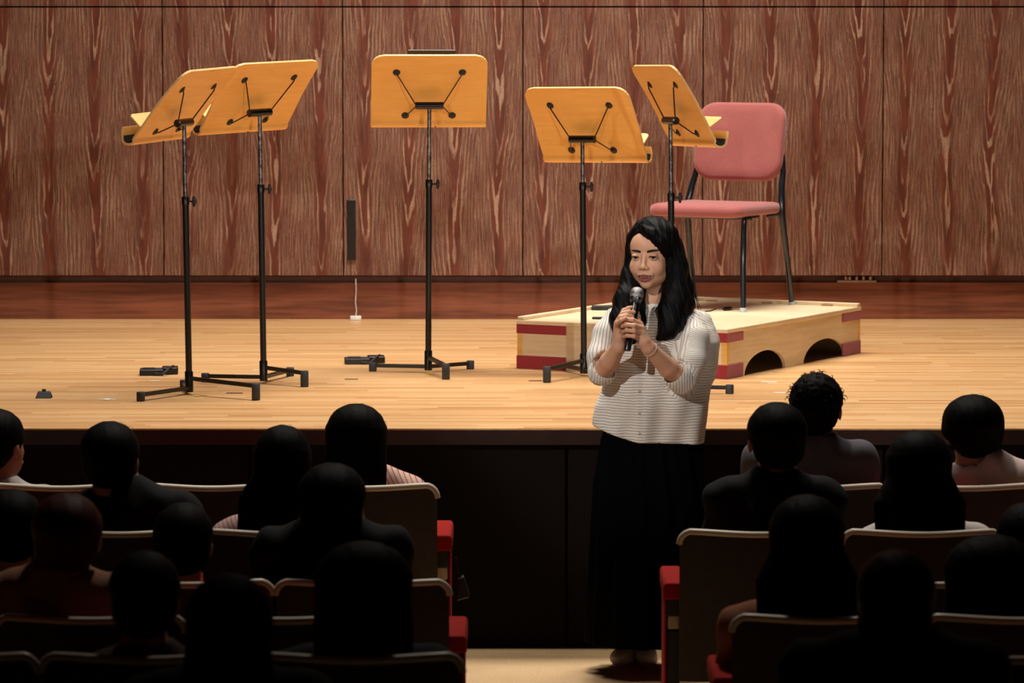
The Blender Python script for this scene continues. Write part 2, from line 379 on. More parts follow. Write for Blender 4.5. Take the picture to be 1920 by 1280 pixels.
def stand(hubpx, clamppx, ytop, yaw, tilt, roll, feet, knob, label, **k):
    h = pixz(hubpx[0], hubpx[1], STZ); t = pix(clamppx[0], clamppx[1], h[1]); z1 = pix(clamppx[0], ytop, h[1])[2]
    return music_stand(h, t, z1, R(yaw), R(tilt), R(roll), feet, knob, label, **k)
stand((355, 739), (345, 230), 370, 69, 40, 2, [foot(264, 753, 0), foot(480, 751, 1), foot(345, 730, 0)], (1, -.35),
      'wooden music stand at the far left, its desk partly tucked behind the neighbouring desk', desk_off=.042, L=.405)
stand((494.5, 718), (487, 211), 347, 48, 38, 2, [foot(385, 717, 0), foot(571, 726, 1), foot(544, 706, 0)], (1, -.3),
      'wooden music stand whose tall desk overlaps the leftmost stand, second from the left', desk_off=.022)
stand((803, 698), (805, 198), 338, 3, 34, 0, [foot(699, 697, 0), foot(836, 712, 1), foot(882, 693, 0)], (1, .1),
      'wooden music stand facing square to the audience with a black tablet peeping over its top')
stand((1095, 704), (1092, 261), 343, -28, 31, 1, [foot(1025.5, 718, 1), foot(1040, 693, 0), (pixz(1165, 717, STZ)[0], pixz(1165, 717, STZ)[1], 0)], (1, -.1),
      'lowest wooden music stand, just behind the speaker\'s microphone side and in front of the podium')
stand((1261, 736), (1257, 226), 363, -70, 29, 1, [foot(1368, 739, 0), (pixz(1185, 748, STZ)[0], pixz(1185, 748, STZ)[1], 1), (pixz(1238, 712, STZ)[0], pixz(1238, 712, STZ)[1], 0)], (1, -.3),
      'narrow edge-on wooden music stand rising behind the speaker\'s head, before the pink chair', desk_off=-.04)
# tablet on the square-on stand
tl = empty('tablet', tuple(pix(812, 160, pixz(803, 698, STZ)[1]+.06)), label='thin black tablet with pale edge leaning on the square-on music stand', cat='tablet')
c3 = R(34)
def tabpt(u, v, n): return (u*math.cos(R(3)), u*math.sin(R(3))-math.sin(c3)*v+n*math.cos(c3), math.cos(c3)*v+math.sin(c3)*n)
s3 = pixz(803, 698, STZ); o3 = Vector(pix(805, 198, s3[1]))
tl.location = (0, 0, 0)
Nv = Vector((0, -math.cos(c3), -math.sin(c3))); Vv = Vector((0, -math.sin(c3), math.cos(c3))); O3 = o3-Nv*.062-Vv*.163
Mx = Matrix.Translation(O3+Vv*.105-Nv*.022+Vector((.012, 0, 0)))@Matrix(((1, 0, 0), tuple(-Nv), tuple(Vv))).transposed().to_4x4()
MB().box((-.104, 0, 0), (.104, .006, .288), M=Mx).build('case', M['micblack'], tl, bevel=.002)
MB().box((-.101, .0062, .004), (.101, .009, .2865), M=Mx).build('screen', simple('grey_glass', (170, 172, 176), .2), tl, bevel=.001)

# ============================================================ podium
F0 = pixz(1362, 711, STZ); L0 = pixz(971, 691, STZ); R0 = pixz(1654, 664, STZ)
uv = (L0-F0)[:2]; LU = np.linalg.norm(uv); pu = np.append(uv/LU, 0)
vv = (R0-F0)[:2]; pv = vv-pu[:2]*np.dot(vv, pu[:2]); LV = np.linalg.norm(pv); pv = np.append(pv/LV, 0)
PH = pix(1362, 617, F0[1])[2]-STZ
pod = empty('podium', tuple(F0), label='low pale plywood conductor podium with crimson felt corners under the pink chair', cat='podium')
zz = np.array([0, 0, 1.])
def arch(cx, w_, h): return [(cx+w_/2*math.cos(a), h*math.sin(a)) for a in np.linspace(0, math.pi, 17)]
wl = LV
a1 = (.27, .30, .135); a2 = (.27+.36, .33, .155)
# side panel with two arches, seen face on from the hall (spans v)
a1 = (.395, .43, .094); a2 = (1.03, .47, .097)
poly = [(0, 0)]+list(reversed(arch(*a1)))+list(reversed(arch(*a2)))+[(LV, 0), (LV, PH-.018), (0, PH-.018)]
def sidepanel(o, u, wdir, poly, mat, name):
    import bmesh
    bm = bmesh.new(); vs = [bm.verts.new(tuple(o+u*a+zz*b)) for a, b in poly]
    f = bm.faces.new(vs); ex = bmesh.ops.extrude_face_region(bm, geom=[f])
    bmesh.ops.translate(bm, vec=tuple(wdir), verts=[g for g in ex['geom'] if isinstance(g, bmesh.types.BMVert)])
    bmesh.ops.recalc_face_normals(bm, faces=bm.faces); bmesh.ops.triangulate(bm, faces=bm.faces)
    me = bpy.data.meshes.new(name); bm.to_mesh(me); bm.free(); me.materials.append(mat)
    ob = bpy.data.objects.new(name, me); COL.objects.link(ob); ob.parent = pod; return ob
sidepanel(np.zeros(3), pv, pu*.018, poly, M['podium'], 'side_panel')
sidepanel(pu*(LU-.018), pv, pu*.018, poly, M['podium'], 'side_panel')
rect = [(.018, 0), (LU-.018, 0), (LU-.018, PH-.018), (.018, PH-.018)]
sidepanel(np.zeros(3), pu, pv*.018, rect, M['podium'], 'end_panel')
sidepanel(pv*(LV-.018), pu, pv*.018, rect, M['podium'], 'end_panel')
MB().prism([(-.006, -.006), (LU+.006, -.006), (LU+.006, LV+.006), (-.006, LV+.006)], zz*(PH-.018), pu, pv, zz*.018).build('top_board', M['podium'], pod, bevel=.003)
for (o, u, v, w_) in ((pu*-.002+pv*(LV-.028), pu*(LU+.004), pv*.03, zz*.016), (pu*(LU-.028), pu*.03, pv*LV, zz*.016)):
    MB().prism([(0, 0), (1, 0), (1, 1), (0, 1)], o+zz*PH, u, v, w_).build('raised_lip', M['podium'], pod, bevel=.003)
for t_ in (.12, .42, .7):
    MB().prism([(0, 0), (1, 0), (1, 1), (0, 1)], pu*(LU*t_)+pv*(LV-.03)+zz*PH, pu*.05, pv*-.018, zz*.006).build('edge_clip', M['brass'], pod)
for (a, b) in ((0, 0), (LU, 0), (0, LV), (LU, LV)):
    o = pu*a+pv*b; sa = 1 if a == 0 else -1; sb = 1 if b == 0 else -1
    MB().prism([(-.002, -.002), (.022, -.002), (.022, .022), (-.002, .022)], o+zz*.002, pu*sa, pv*sb, zz*(PH-.022)).build('corner_post', M['post'], pod)
    for z0 in (.002, PH-.058):
        t = .005; LA = .24; LB = .16 if b == 0 else .2
        pl = [(-t, -t), (LA, -t), (LA, .001), (.001, .001), (.001, LB), (-t, LB)]
        MB().prism(pl, o+zz*z0, pu*sa, pv*sb, zz*.058).build('felt_band', M['felt'], pod, smooth=False, bevel=.002)
PZ = STZ+PH
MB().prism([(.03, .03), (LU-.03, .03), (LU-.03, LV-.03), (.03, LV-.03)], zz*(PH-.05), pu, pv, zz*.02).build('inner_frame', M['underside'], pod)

# ============================================================ chair on the podium
ca = .342; CW = .455
def cp(a, b, z): return np.array(F0)+pu*(ca+a)+pv*(.872+b)+zz*(PH+z*1.015)   # a across, b backwards
ch = empty('orchestra_chair', tuple(cp(CW/2, .24, 0)), label='dusty pink upholstered chair with black tubular legs standing on the podium', cat='chair')
co = cp(CW/2, .24, 0)
C = lambda a, b, z: cp(a, b, z)-co
def rrect(hx, hy, r, n=6):
    out = []
    for cx, cy, a0 in ((hx-r, hy-r, 0), (-hx+r, hy-r, 90), (-hx+r, -hy+r, 180), (hx-r, -hy+r, 270)):
        out += [(cx+r*math.cos(R(a0+90*k/n)), cy+r*math.sin(R(a0+90*k/n))) for k in range(n+1)]
    return out
def cushion(center, A, B, Nn, hx, hy, r, th, bow=0.0, bowB=0.0):
    mb = MB(); rings = []; lev = [(-.5, .93), (-.38, .985), (-.1, 1), (.15, .995), (.33, .97), (.44, .9), (.49, .7), (.5, .35)]
    V = []; out = rrect(1, hy/hx, r/hx)
    n = len(out)
    for h, s in lev:
        for (a, b) in out:
            x, y = a*hx*s, b*hx*s
            V.append(center+A*x+B*y+Nn*(th*h+bow*(x/hx)**2+bowB*(y/hy)**2))
    k = len(lev)
    F = [(i*n+j, i*n+(j+1) % n, (i+1)*n+(j+1) % n, (i+1)*n+j) for i in range(k-1) for j in range(n)]
    F += [tuple(range(n-1, -1, -1)), tuple((k-1)*n+j for j in range(n))]
    return mb.add(V, F)
A = pu; B = pv
cushion(C(CW/2, .20, .448), A, B, zz, .236, .235, .05, .056, bow=.006, bowB=-.010).build('seat', M['pink'], ch, angle=60)
# backrest: leans back a little
th_ = R(12); Bu = zz*math.cos(th_)+pv*math.sin(th_); Bn = -pv*math.cos(th_)+zz*math.sin(th_)
cushion(C(CW/2, .485, .735), A, Bu, Bn, .222, .182, .085, .055, bow=.03).build('backrest', M['pink'], ch, angle=60)
for a in (.0, CW):
    s = 1 if a > 0 else -1
    MB().tube([C(a+s*.012, -.005, 0), C(a+s*.004, .005, .2), C(a, .02, .36), C(a-s*.01, .045, .405), C(a-s*.02, .08, .415), C(a-s*.02, .2, .415)], .0135, 14).build('front_leg', M['leg'], ch)
    MB().tube([C(a+s*.022, .50, 0), C(a+s*.02, .45, .2), C(a+s*.014, .405, .40), C(a+s*.01, .405, .47), C(a, .425, .54), C(a-s*.006, .455, .60), C(a-s*.02, .475, .68)], [.0135, .0135, .015, .016, .015, .013, .012], 14).build('rear_leg', M['leg'], ch)
    MB().tube([C(a+s*.008, .41, .418), C(a-s*.03, .41, .412), C(a-s*.05, .38, .41)], .010, 10).build('bracket', M['black'], ch)
    for b_ in (-.005, .50):
        MB().lathe([(.016, 0), (.017, .012), (.014, .02)], C(a+s*(.012 if b_ < 0 else .022), b_, .0), (0, 0, 1), 14).build('glide', M['glide'], ch)
MB().tube([C(-.0, .10, .412), C(CW, .10, .412)], .009, 10).build('seat_rail', M['black'], ch)
# small things on the podium
cb = empty('lavalier_microphone', tuple(pixz(1362, 583, PZ)), label='small black microphone on a thin cable lying on the podium beside the chair leg', cat='microphone')
p0 = pixz(1372, 581, PZ); p1 = pixz(1340, 584, PZ); p2 = pixz(1290, 588, PZ); cb.location = tuple(p0)
MB().lathe([(.004, 0), (.008, .006), (.009, .03), (.008, .055), (.003, .066)], np.array((0, 0, .009)), (p1-p0), 14).build('capsule', M['micblack'], cb)
MB().tube([(p1-p0)*.9+zz*.012, (p1-p0)*1.2+zz*.005, p2-p0+zz*.004], .003, 8).build('cable', M['micblack'], cb)
for (px0, py0, wd, lb) in ((1122, 581, .05, 'small black case lying on the podium just behind the speaker\'s shoulder'), (1117, 599, .03, 'small black clip at the podium\'s front edge beside the speaker\'s sleeve')):
    p = pixz(px0, py0, PZ)
    if py0 > 590: p = p+pv*.03
    cs = empty('equipment_case', tuple(p), label=lb, cat='case')
    MB().box((-.03, -wd/2, 0), (.07, wd/2, .02 if wd > .04 else .01)).build('body', M['rubber'], cs, bevel=.004)
    MB().box((-.012, -wd/2-.003, .004), (.012, -wd/2+.002, .014 if wd > .04 else .008)).build('latch', M['black'], cs)

# ============================================================ small things on the stage
def gadget(px, py, wd, lb, seed):
    p = pixz(px, py, STZ); g = empty('cable_connector_box', tuple(p), .08, label=lb, cat='stage box', group='black boxes on the stage boards')
    MB().box((-wd/2, -.06, 0), (wd*.12, .05, .026)).build('body', M['rubber'], g, bevel=.005)
    MB().box((wd*.08, -.01, 0), (wd/2, .09, .03)).build('body', M['black'], g, bevel=.005)
    MB().box((-wd*.42, -.03, .026), (-wd*.1, .02, .03)).build('lid', M['black'], g, bevel=.001)
    MB().tube([(-wd*.1, -.065, .012), (wd*.1, -.075, .008), (wd*.2, -.04, .02), (wd*.3, -.02, .034), (wd*.38, .03, .034)], .005, 8).build('cable_loop', M['rubber'], g)
gadget(298, 702, .165, 'flat black connector box on the boards left of the leftmost music stand', 1)
gadget(684, 681, .18, 'flat black connector box on the boards left of the square-on stand\'s feet', 2)
p = pixz(82, 746, STZ); g = empty('boundary_microphone', tuple(p), label='small black wedge-shaped floor microphone alone near the stage front', cat='microphone')
MB().add([(-.033, -.02, 0), (.033, -.02, 0), (.033, .04, 0), (-.033, .04, 0), (-.024, 0, .026), (.024, 0, .026), (.024, .03, .026), (-.024, .03, .026)],
         [(3, 2, 1, 0), (4, 5, 6, 7), (0, 1, 5, 4), (1, 2, 6, 5), (2, 3, 7, 6), (3, 0, 4, 7)]).build('body', M['rubber'], g, bevel=.003)
MB().lathe([(.008, 0), (.008, .008), (.006, .01)], (0, .012, .026), (0, 0, 1), 12).build('knob', M['black'], g)
def tape(px, py, wpx, mat, lb, kind=0, grp='tape marks on the stage boards'):
    p = pixz(px, py, STZ); w_ = wpx/450/2
    mb = MB(); mb.box((-w_, -.011, .0003), (w_, .011, .0016))
    o = mb.build('tape_mark', mat); o.location = tuple(p); tag(o, lb, 'tape mark', grp)
    if kind: MB().box((-.012, -.034, .0017), (.012, .034, .0028)).build('cross_strip', mat, o)
tape(201, 749, 32, M['tape'], 'white taped cross on the boards between the wedge microphone and leftmost stand', 1)
tape(289, 714, 22, M['tape'], 'short white tape strip just in front of the left connector box')
tape(479, 694, 8, M['tape'], 'tiny white tape scrap behind the second music stand\'s hub')
tape(1442, 716, 29, M['tape'], 'pale tape strip on the boards beside the podium\'s arches, the farther of two')
tape(1462, 736, 22, M['tape'], 'pale tape strip beside the curly-haired head, the nearer of two')
tape(440, 737, 30, M['darktape'], 'dark tape scrap under the leftmost stand\'s long leg')
tape(659, 711, 26, M['darktape'], 'dark tape scrap on the boards below the right connector box')
tape(1004, 714, 26, M['darktape'], 'dark tape scrap beside the tall foot of the lowest music stand')
tape(370, 742, 36, M['yellowtape'], 'yellow tape mark under the hub of the leftmost stand', 1)
tape(500, 713, 32, M['yellowtape'], 'yellow tape mark under the hub of the second stand', 1)
tape(806, 700, 30, M['yellowtape'], 'yellow tape mark under the hub of the square-on stand', 1)
# wall fittings
v = pix(659, 431, YW-.05); vo = MB().box((-.022, -.012, -.153), (.022, 0, .153)).build('wall_slot_speaker', M['micblack'], bevel=.003); vo.location = tuple(v)
tag(vo, 'narrow tall black slot speaker fixed on the wood panelled wall', 'speaker')
sb = empty('socket_plate', tuple(pix(1607, 525, YW-.02)), label='metal socket plate with small brass connectors below the wall panels', cat='socket')
MB().box((-.10, .0, -.012), (.10, .04, .0)).build('plate', M['steel'], sb, bevel=.002)
for i, x in enumerate((-.055, -.035, 0, .035, .07)):
    MB().lathe([(.009, 0), (.010, .012), (.006, .02)], (x, .015, .0), (0, 0, 1), 12).build('connector', M['brass'], sb)
pc = empty('white_item', tuple(pixz(667, 600, STZ)), label='small white plug lying at the foot of the back wall', cat='item')  # small white block with a thin cord running up
MB().box((-.028, -.02, 0), (.028, .012, .022)).build('body', M['tape'], pc, bevel=.005)
MB().tube([(.0, .0, .02), (.004, .012, .05), (-.002, .02, .09), (.002, .022, .15), (.0, .02, .21)], .002, 6).build('cord', M['tape'], pc)

# ============================================================ auditorium seats
ROWY = {1: 13.14, 2: 12.18, 3: 11.22, 4: 10.26, 5: 9.30, 6: 8.34}
TOPPX = {1: 910, 2: 996, 3: 1090, 4: 1156, 5: 1229, 6: 1300}
def rowbase(r): return {4: .03, 5: .08, 6: .13}.get(r, 0)
def rowtop(r): return pix(960, TOPPX[r], ROWY[r])[2]
SP = .52
def make_seat():
    """origin: floor point under the middle of the back shell; faces +y (towards the stage); unit shell top = .785"""
    root = empty('auditorium_seat')
    hw = .255; grid = []; T = .785
    zs = list(np.linspace(.27, T-.06, 9))+[T-.045, T-.03, T-.018, T-.008, T-.002]
    for i, z in enumerate(zs):
        row = []
        r = .045
        dz = z-(T-r)
        e = hw-(r-math.sqrt(max(r*r-dz*dz, 0)) if dz > 0 else 0)
        for u in np.linspace(-1, 1, 23):
            x = u*e
            wav = -.009*(1-math.cos(math.pi*(1-abs(x)/hw)))*.5+.002  # the top edge dips in the middle
            k = max(0, (z-.6)/(T-.6))
            row.append((x, -.03*(x/hw)**2*0+.10*(1-(z/T))**1.3*1.0-.022*(1-(x/hw)**2), z+wav*k))
        grid.append(row)
    MB().sheet(grid, .016).build('back_shell', M['shellback'], root, bevel=.003, angle=50)
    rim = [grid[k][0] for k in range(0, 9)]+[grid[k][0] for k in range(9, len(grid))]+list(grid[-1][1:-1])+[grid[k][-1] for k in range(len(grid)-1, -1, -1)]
    rim = [p for p in rim if p[2] > .735]  # cream trim kept to the top edge only, imitating light from above
    MB().tube([(p[0], p[1], p[2]) for p in rim], .0118, 12).build('lit_top_trim', M['shell'], root, angle=60)
    mb = cushion(np.array((0, .055, .53)), np.array((1., 0, 0)), np.array((0, -.13, 1.))/math.hypot(.13, 1), np.array((0, 1., .13))/math.hypot(.13, 1), .235, .215, .05, .07)
    mb.build('back_cushion', M['seatred'], root, angle=60)
    cushion(np.array((0, .33, .40)), np.array((1., 0, 0)), np.array((0, 1., .03)), zz, .235, .22, .06, .09).build('seat_cushion', M['seatred'], root, angle=60)
    return root
def armrest(root, x, aisle):
    ar = MB(); ar.prism([(-.035, 0), (.035, 0), (.035, .045), (.028, .056), (-.028, .056), (-.035, .045)], (x, .02, .552), (1, 0, 0), (0, 0, 1), (0, .31, .012))
    a = ar.build('armrest', M['seatred'], root, bevel=.008)
    MB().box((x-.022, .05, .49), (x+.022, .30, .552)).build('bracket', M['seatblack'], root, bevel=.004)
    st = MB().box((x-.02, .06, .02), (x+.02, .30, .44)).build('standard', M['seatblack'], root, bevel=.004)
    if aisle:
        MB().box((x-.018, .062, .445), (x+.018, .29, .489)).build('cap_plate', M['cream'], root, bevel=.003)
        s = aisle
        MB().box((x+.021 if s > 0 else x-.029, .06, .03), (x+.029 if s > 0 else x-.021, .31, .54)).build('side_panel', M['seatred'], root, bevel=.006)
    MB().box((x-.03, .05, 0), (x+.03, .34, .02)).build('foot_plate', M['seatblack'], root, bevel=.003)
proto = make_seat()
first = [True]
def seat(r, edgepx, k, side, label):
    """side -1: left block, counted from the aisle leftwards; +1: right block"""
    X0 = pix(edgepx, TOPPX[r], ROWY[r])[0]; X = X0+side*(SP/2+SP*k)
    if first[0]: o = proto; first[0] = False
    else:
        o = bpy.data.objects.new('auditorium_seat', None); COL.objects.link(o); o.empty_display_size = .1
        for chd in protokids: c2 = chd.copy(); COL.objects.link(c2); c2.parent = o
    b = rowbase(r); hs = (rowtop(r)-b)/.785
    o.location = (X, ROWY[r], b); o.scale = (1, 1, hs)
    tag(o, label, 'theatre seat', 'seats of the row %s from the stage' % {1: 'first', 2: 'second', 3: 'third', 4: 'fourth', 5: 'fifth', 6: 'sixth'}[r])
    if k == 0: armrest(o, -side*(SP/2+.012), -side)
    armrest(o, side*(SP/2), 0)
    return X
protokids = list(proto.children)
SEATS = [
 (1, 822, 0, -1, 'aisle seat nearest the stage, left of the gap, behind the long-haired person in pink'),
 (1, 822, 1, -1, 'empty front row seat between the black-shirted short-haired person and the long-haired head'),
 (1, 822, 2, -1, 'front row seat at the far left end, before the white-collared person'),
 (2, 682, 0, -1, 'second row seat behind the long-haired person in striped sleeves'),
 (2, 682, 1, -1, 'second row seat behind the short-haired person in a black top'),
 (2, 682, 2, -1, 'second row seat at the picture\'s left edge, hidden behind dark heads'),
 (3, 845, 0, -1, 'third row aisle seat below the red armrest, behind the broad-shouldered person'),
 (3, 845, 1, -1, 'third row seat behind the small round dark head'),
 (3, 845, 2, -1, 'third row seat at the left edge behind the cropped head'),
 (4, 711, 0, -1, 'fourth row seat left of the aisle, mostly hidden by large dark heads'),
 (4, 711, 1, -1, 'fourth row seat at left behind the reddish-haired person'),
 (5, 870, 0, -1, 'nearest aisle seat at the bottom with a dark red armrest, left block'),
 (5, 870, 1, -1, 'fifth row seat behind the round head with bare neck'),
 (5, 870, 2, -1, 'fifth row seat in the bottom left corner with a cream rim'),
 (1, 1385, 0, 1, 'front row aisle seat behind the curly-haired person, right of the speaker'),
 (1, 1385, 1, 1, 'front row seat behind the bowl-haired person in a pale shirt'),
 (2, 1272, 0, 1, 'second row aisle seat with a bright red armrest below the speaker\'s skirt side'),
 (2, 1272, 1, 1, 'second row seat behind the big-haired person in white sleeves'),
 (2, 1272, 2, 1, 'second row seat at the right edge behind a cropped dark head'),
 (3, 1580, 0, 1, 'third row seat right of the narrow-shouldered long-haired person'),
 (4, 1370, 0, 1, 'fourth row aisle seat with a brown-lit rim, right block'),
 (4, 1370, 1, 1, 'fourth row seat behind the large dark head at the right edge'),
 (5, 1703, 0, 1, 'fifth row seat in the bottom right corner showing a sliver of rim'),
]
SX = {}
for r, e, k, sd, lb in SEATS: SX[(r, k, sd)] = seat(r, e, k, sd, lb)
# bags near the aisle
bg = empty('shoulder_bag', tuple(pix(866, 1125, 13.35)), label='small glossy black bag hanging beside the front row aisle armrest', cat='bag')
MB().add([(-.02, -.02, 0), (.028, -.02, .012), (.028, .05, .012), (-.02, .05, 0), (-.014, -.015, .075), (.006, -.015, .088), (.006, .04, .088), (-.014, .04, .075)],
         [(3, 2, 1, 0), (4, 5, 6, 7), (0, 1, 5, 4), (1, 2, 6, 5), (2, 3, 7, 6), (3, 0, 4, 7)]).build('body', M['bagblack'], bg, bevel=.006)
MB().tube([(-.006, .01, .08), (-.016, .01, .11), (-.02, .01, .15)], .004, 8).build('strap', M['bagblack'], bg)

# ============================================================ bodies as smooth distance fields
class Field:
    def __init__(s, xs, ys, zs):
        s.x, s.y, s.z = [np.asarray(a, np.float32) for a in (xs, ys, zs)]
        s.D = np.full((len(s.x), len(s.y), len(s.z)), 1e3, np.float32)
    def win(s, lo, hi, m):
        r = []
        for a, l, h in zip((s.x, s.y, s.z), lo, hi):
            i0 = max(int(np.searchsorted(a, l-m))-1, 0); i1 = min(int(np.searchsorted(a, h+m))+1, len(a)); r.append(slice(i0, max(i1, i0+1)))
        return tuple(r)
    def pts(s, w): return s.x[w[0]][:, None, None], s.y[w[1]][None, :, None], s.z[w[2]][None, None, :]
    def put(s, w, d, k, mode):
        A = s.D[w]
        if mode == 'sub': A2 = -A; d2 = d
        else: A2 = A; d2 = d
        if k > 0:
            h = np.clip(.5+.5*(d2-A2)/k, 0, 1)
            out = np.where(h >= 1, A2, d2+(A2-d2)*h)-k*h*(1-h)
            out = np.where(np.abs(A2) > 500, np.minimum(d2, A2), out)
        else: out = np.minimum(A2, d2)
        s.D[w] = -out if mode == 'sub' else out
    def ell(s, c, r, Rm=None, k=.01, mode='add'):
        c = np.asarray(c, float); r = np.asarray(r if hasattr(r, '__len__') else (r, r, r), float)
        m = k+.02; e = max(r) if Rm is not None else r
        w = s.win(c-e, c+e, m); X, Y, Z = s.pts(w); p = [X-c[0], Y-c[1], Z-c[2]]
        if Rm is not None: p = [p[0]*Rm[0][i]+p[1]*Rm[1][i]+p[2]*Rm[2][i] for i in range(3)]
        k0 = np.sqrt(sum((p[i]/r[i])**2 for i in range(3))); k1 = np.sqrt(sum((p[i]/r[i]**2)**2 for i in range(3)))+1e-9
        s.put(w, k0*(k0-1)/k1, k, mode)
    def cap(s, a, b, ra, rb=None, k=.01, mode='add', flat=False):
        a = np.asarray(a, float); b = np.asarray(b, float); rb = ra if rb is None else rb; e = max(ra, rb)
        w = s.win(np.minimum(a, b)-e, np.maximum(a, b)+e, k+.02); X, Y, Z = s.pts(w); d = b-a; L2 = float(d@d)
        t = ((X-a[0])*d[0]+(Y-a[1])*d[1]+(Z-a[2])*d[2])/L2; h = np.clip(t, 0, 1)
        q = np.sqrt((X-a[0]-h*d[0])**2+(Y-a[1]-h*d[1])**2+(Z-a[2]-h*d[2])**2)-(ra+(rb-ra)*h)
        if flat:
            L = math.sqrt(L2); q2 = np.sqrt(np.maximum((X-a[0]-t*d[0])**2+(Y-a[1]-t*d[1])**2+(Z-a[2]-t*d[2])**2, 0))-(ra+(rb-ra)*np.clip(t, 0, 1))
            q = np.maximum(q2, np.abs(t-.5)*L-.5*L)
        s.put(w, q, k, mode)
    def chain(s, pts, rs, k=.008):
        for i in range(len(pts)-1): s.cap(pts[i], pts[i+1], rs[i], rs[i+1], k)
    def loft(s, rows, k=.01, p=2.0, fn=None, mode='add'):
        """rows: (z, cx, cy, rx, ry) bottom to top"""
        A = np.array(sorted(rows), float); z0, z1 = A[0, 0], A[-1, 0]
        lo = (min(A[:, 1]-A[:, 3]), min(A[:, 2]-A[:, 4]), z0); hi = (max(A[:, 1]+A[:, 3]), max(A[:, 2]+A[:, 4]), z1)
        w = s.win(lo, hi, k+.02); X, Y, Z = s.pts(w); zz_ = s.z[w[2]]
        I = [np.interp(zz_, A[:, 0], A[:, i])[None, None, :] for i in (1, 2, 3, 4)]
        u = np.abs((X-I[0])/I[2])**p+np.abs((Y-I[1])/I[3])**p
        d = (u**(1/p)-1)*np.minimum(I[2], I[3])*1.0
        if fn is not None: d = d+fn(X, Y, Z)
        d = np.maximum(d, np.maximum(z0-Z, Z-z1)); s.put(w, d, k, mode)
    def mesh(s):
        D = s.D; S = D < 0
        nx, ny, nz = D.shape
        c = np.zeros((nx-1, ny-1, nz-1), np.uint8)
        for i in (0, 1):
            for j in (0, 1):
                for k in (0, 1): c += S[i:nx-1+i, j:ny-1+j, k:nz-1+k]
        act = np.argwhere((c > 0) & (c < 8)); n = len(act)
        P = np.zeros((n, 3)); N = np.zeros(n); ax = (s.x, s.y, s.z)
        def crd(idx): return np.stack([ax[q][idx[:, q]] for q in range(3)], 1)
        for q in range(3):
            o = [a for a in range(3) if a != q]
            for a in (0, 1):
                for b in (0, 1):
                    i0 = act.copy(); i0[:, o[0]] += a; i0[:, o[1]] += b; i1 = i0.copy(); i1[:, q] += 1
                    d0 = D[tuple(i0.T)]; d1 = D[tuple(i1.T)]; m = (d0 < 0) != (d1 < 0)
                    d0 = np.clip(d0, -.05, .05); d1 = np.clip(d1, -.05, .05)
                    t = np.where(m, d0/(d0-d1+1e-12), 0)[:, None]; p = crd(i0)*(1-t)+crd(i1)*t
                    P[m] += p[m]; N[m] += 1
        P /= N[:, None]
        ix = np.full((nx-1, ny-1, nz-1), -1, np.int32); ix[tuple(act.T)] = np.arange(n); Q = []
        for q in range(3):
            o = [(q+1) % 3, (q+2) % 3]; sl0 = [slice(None)]*3; sl1 = [slice(None)]*3
            sl0[q] = slice(0, D.shape[q]-1); sl1[q] = slice(1, D.shape[q]); A = S[tuple(sl0)]; B = S[tuple(sl1)]
            e = np.argwhere(A != B); ok = (e[:, o[0]] > 0) & (e[:, o[1]] > 0) & (e[:, o[0]] < D.shape[o[0]]-1) & (e[:, o[1]] < D.shape[o[1]]-1); e = e[ok]
            inside = A[tuple(e.T)]
            def at(da, db): g = e.copy(); g[:, o[0]] -= da; g[:, o[1]] -= db; return ix[tuple(g.T)]
            f = np.stack([at(1, 1), at(0, 1), at(0, 0), at(1, 0)], 1); f[~inside] = f[~inside][:, ::-1]; Q.append(f)
        return P, np.concatenate(Q)
    def build(s, name, mat, parent, origin=(0, 0, 0), smooth=0):
        P, Q = s.mesh(); o = np.array(origin, float)
        if smooth:
            E = np.concatenate([Q[:, [0, 1]], Q[:, [1, 2]], Q[:, [2, 3]], Q[:, [3, 0]]])
            for _ in range(smooth):
                A = np.zeros_like(P); C_ = np.zeros(len(P))
                for a, b in ((0, 1), (1, 0)):
                    for c in range(3): A[:, c] += np.bincount(E[:, a], P[E[:, b], c], len(P))
                    C_ += np.bincount(E[:, a], minlength=len(P))
                P = P*.5+.5*A/np.maximum(C_, 1)[:, None]
        me = bpy.data.meshes.new(name); me.vertices.add(len(P)); me.vertices.foreach_set('co', (P-o).astype(np.float32).ravel())
        me.loops.add(len(Q)*4); me.loops.foreach_set('vertex_index', Q.astype(np.int32).ravel())
        me.polygons.add(len(Q)); me.polygons.foreach_set('loop_start', np.arange(0, len(Q)*4, 4, dtype=np.int32))
        me.polygons.foreach_set('use_smooth', np.ones(len(Q), bool)); me.update(calc_edges=True); me.validate()
        me.materials.append(mat); ob = bpy.data.objects.new(name, me); COL.objects.link(ob)
        if parent: ob.parent = parent
        return ob, P
def attr(o, name, vals):
    a = o.data.attributes.new(name, 'FLOAT', 'POINT'); v = np.zeros(len(o.data.vertices), np.float32); n = min(len(v), len(vals)); v[:n] = vals[:n]; a.data.foreach_set('value', v)
def grid_axis(segs):
    out = [segs[0][0]]
    for a, b, h in segs:
        n = max(int(round((b-a)/h)), 1); out += list(np.linspace(a, b, n+1)[1:])
    return out

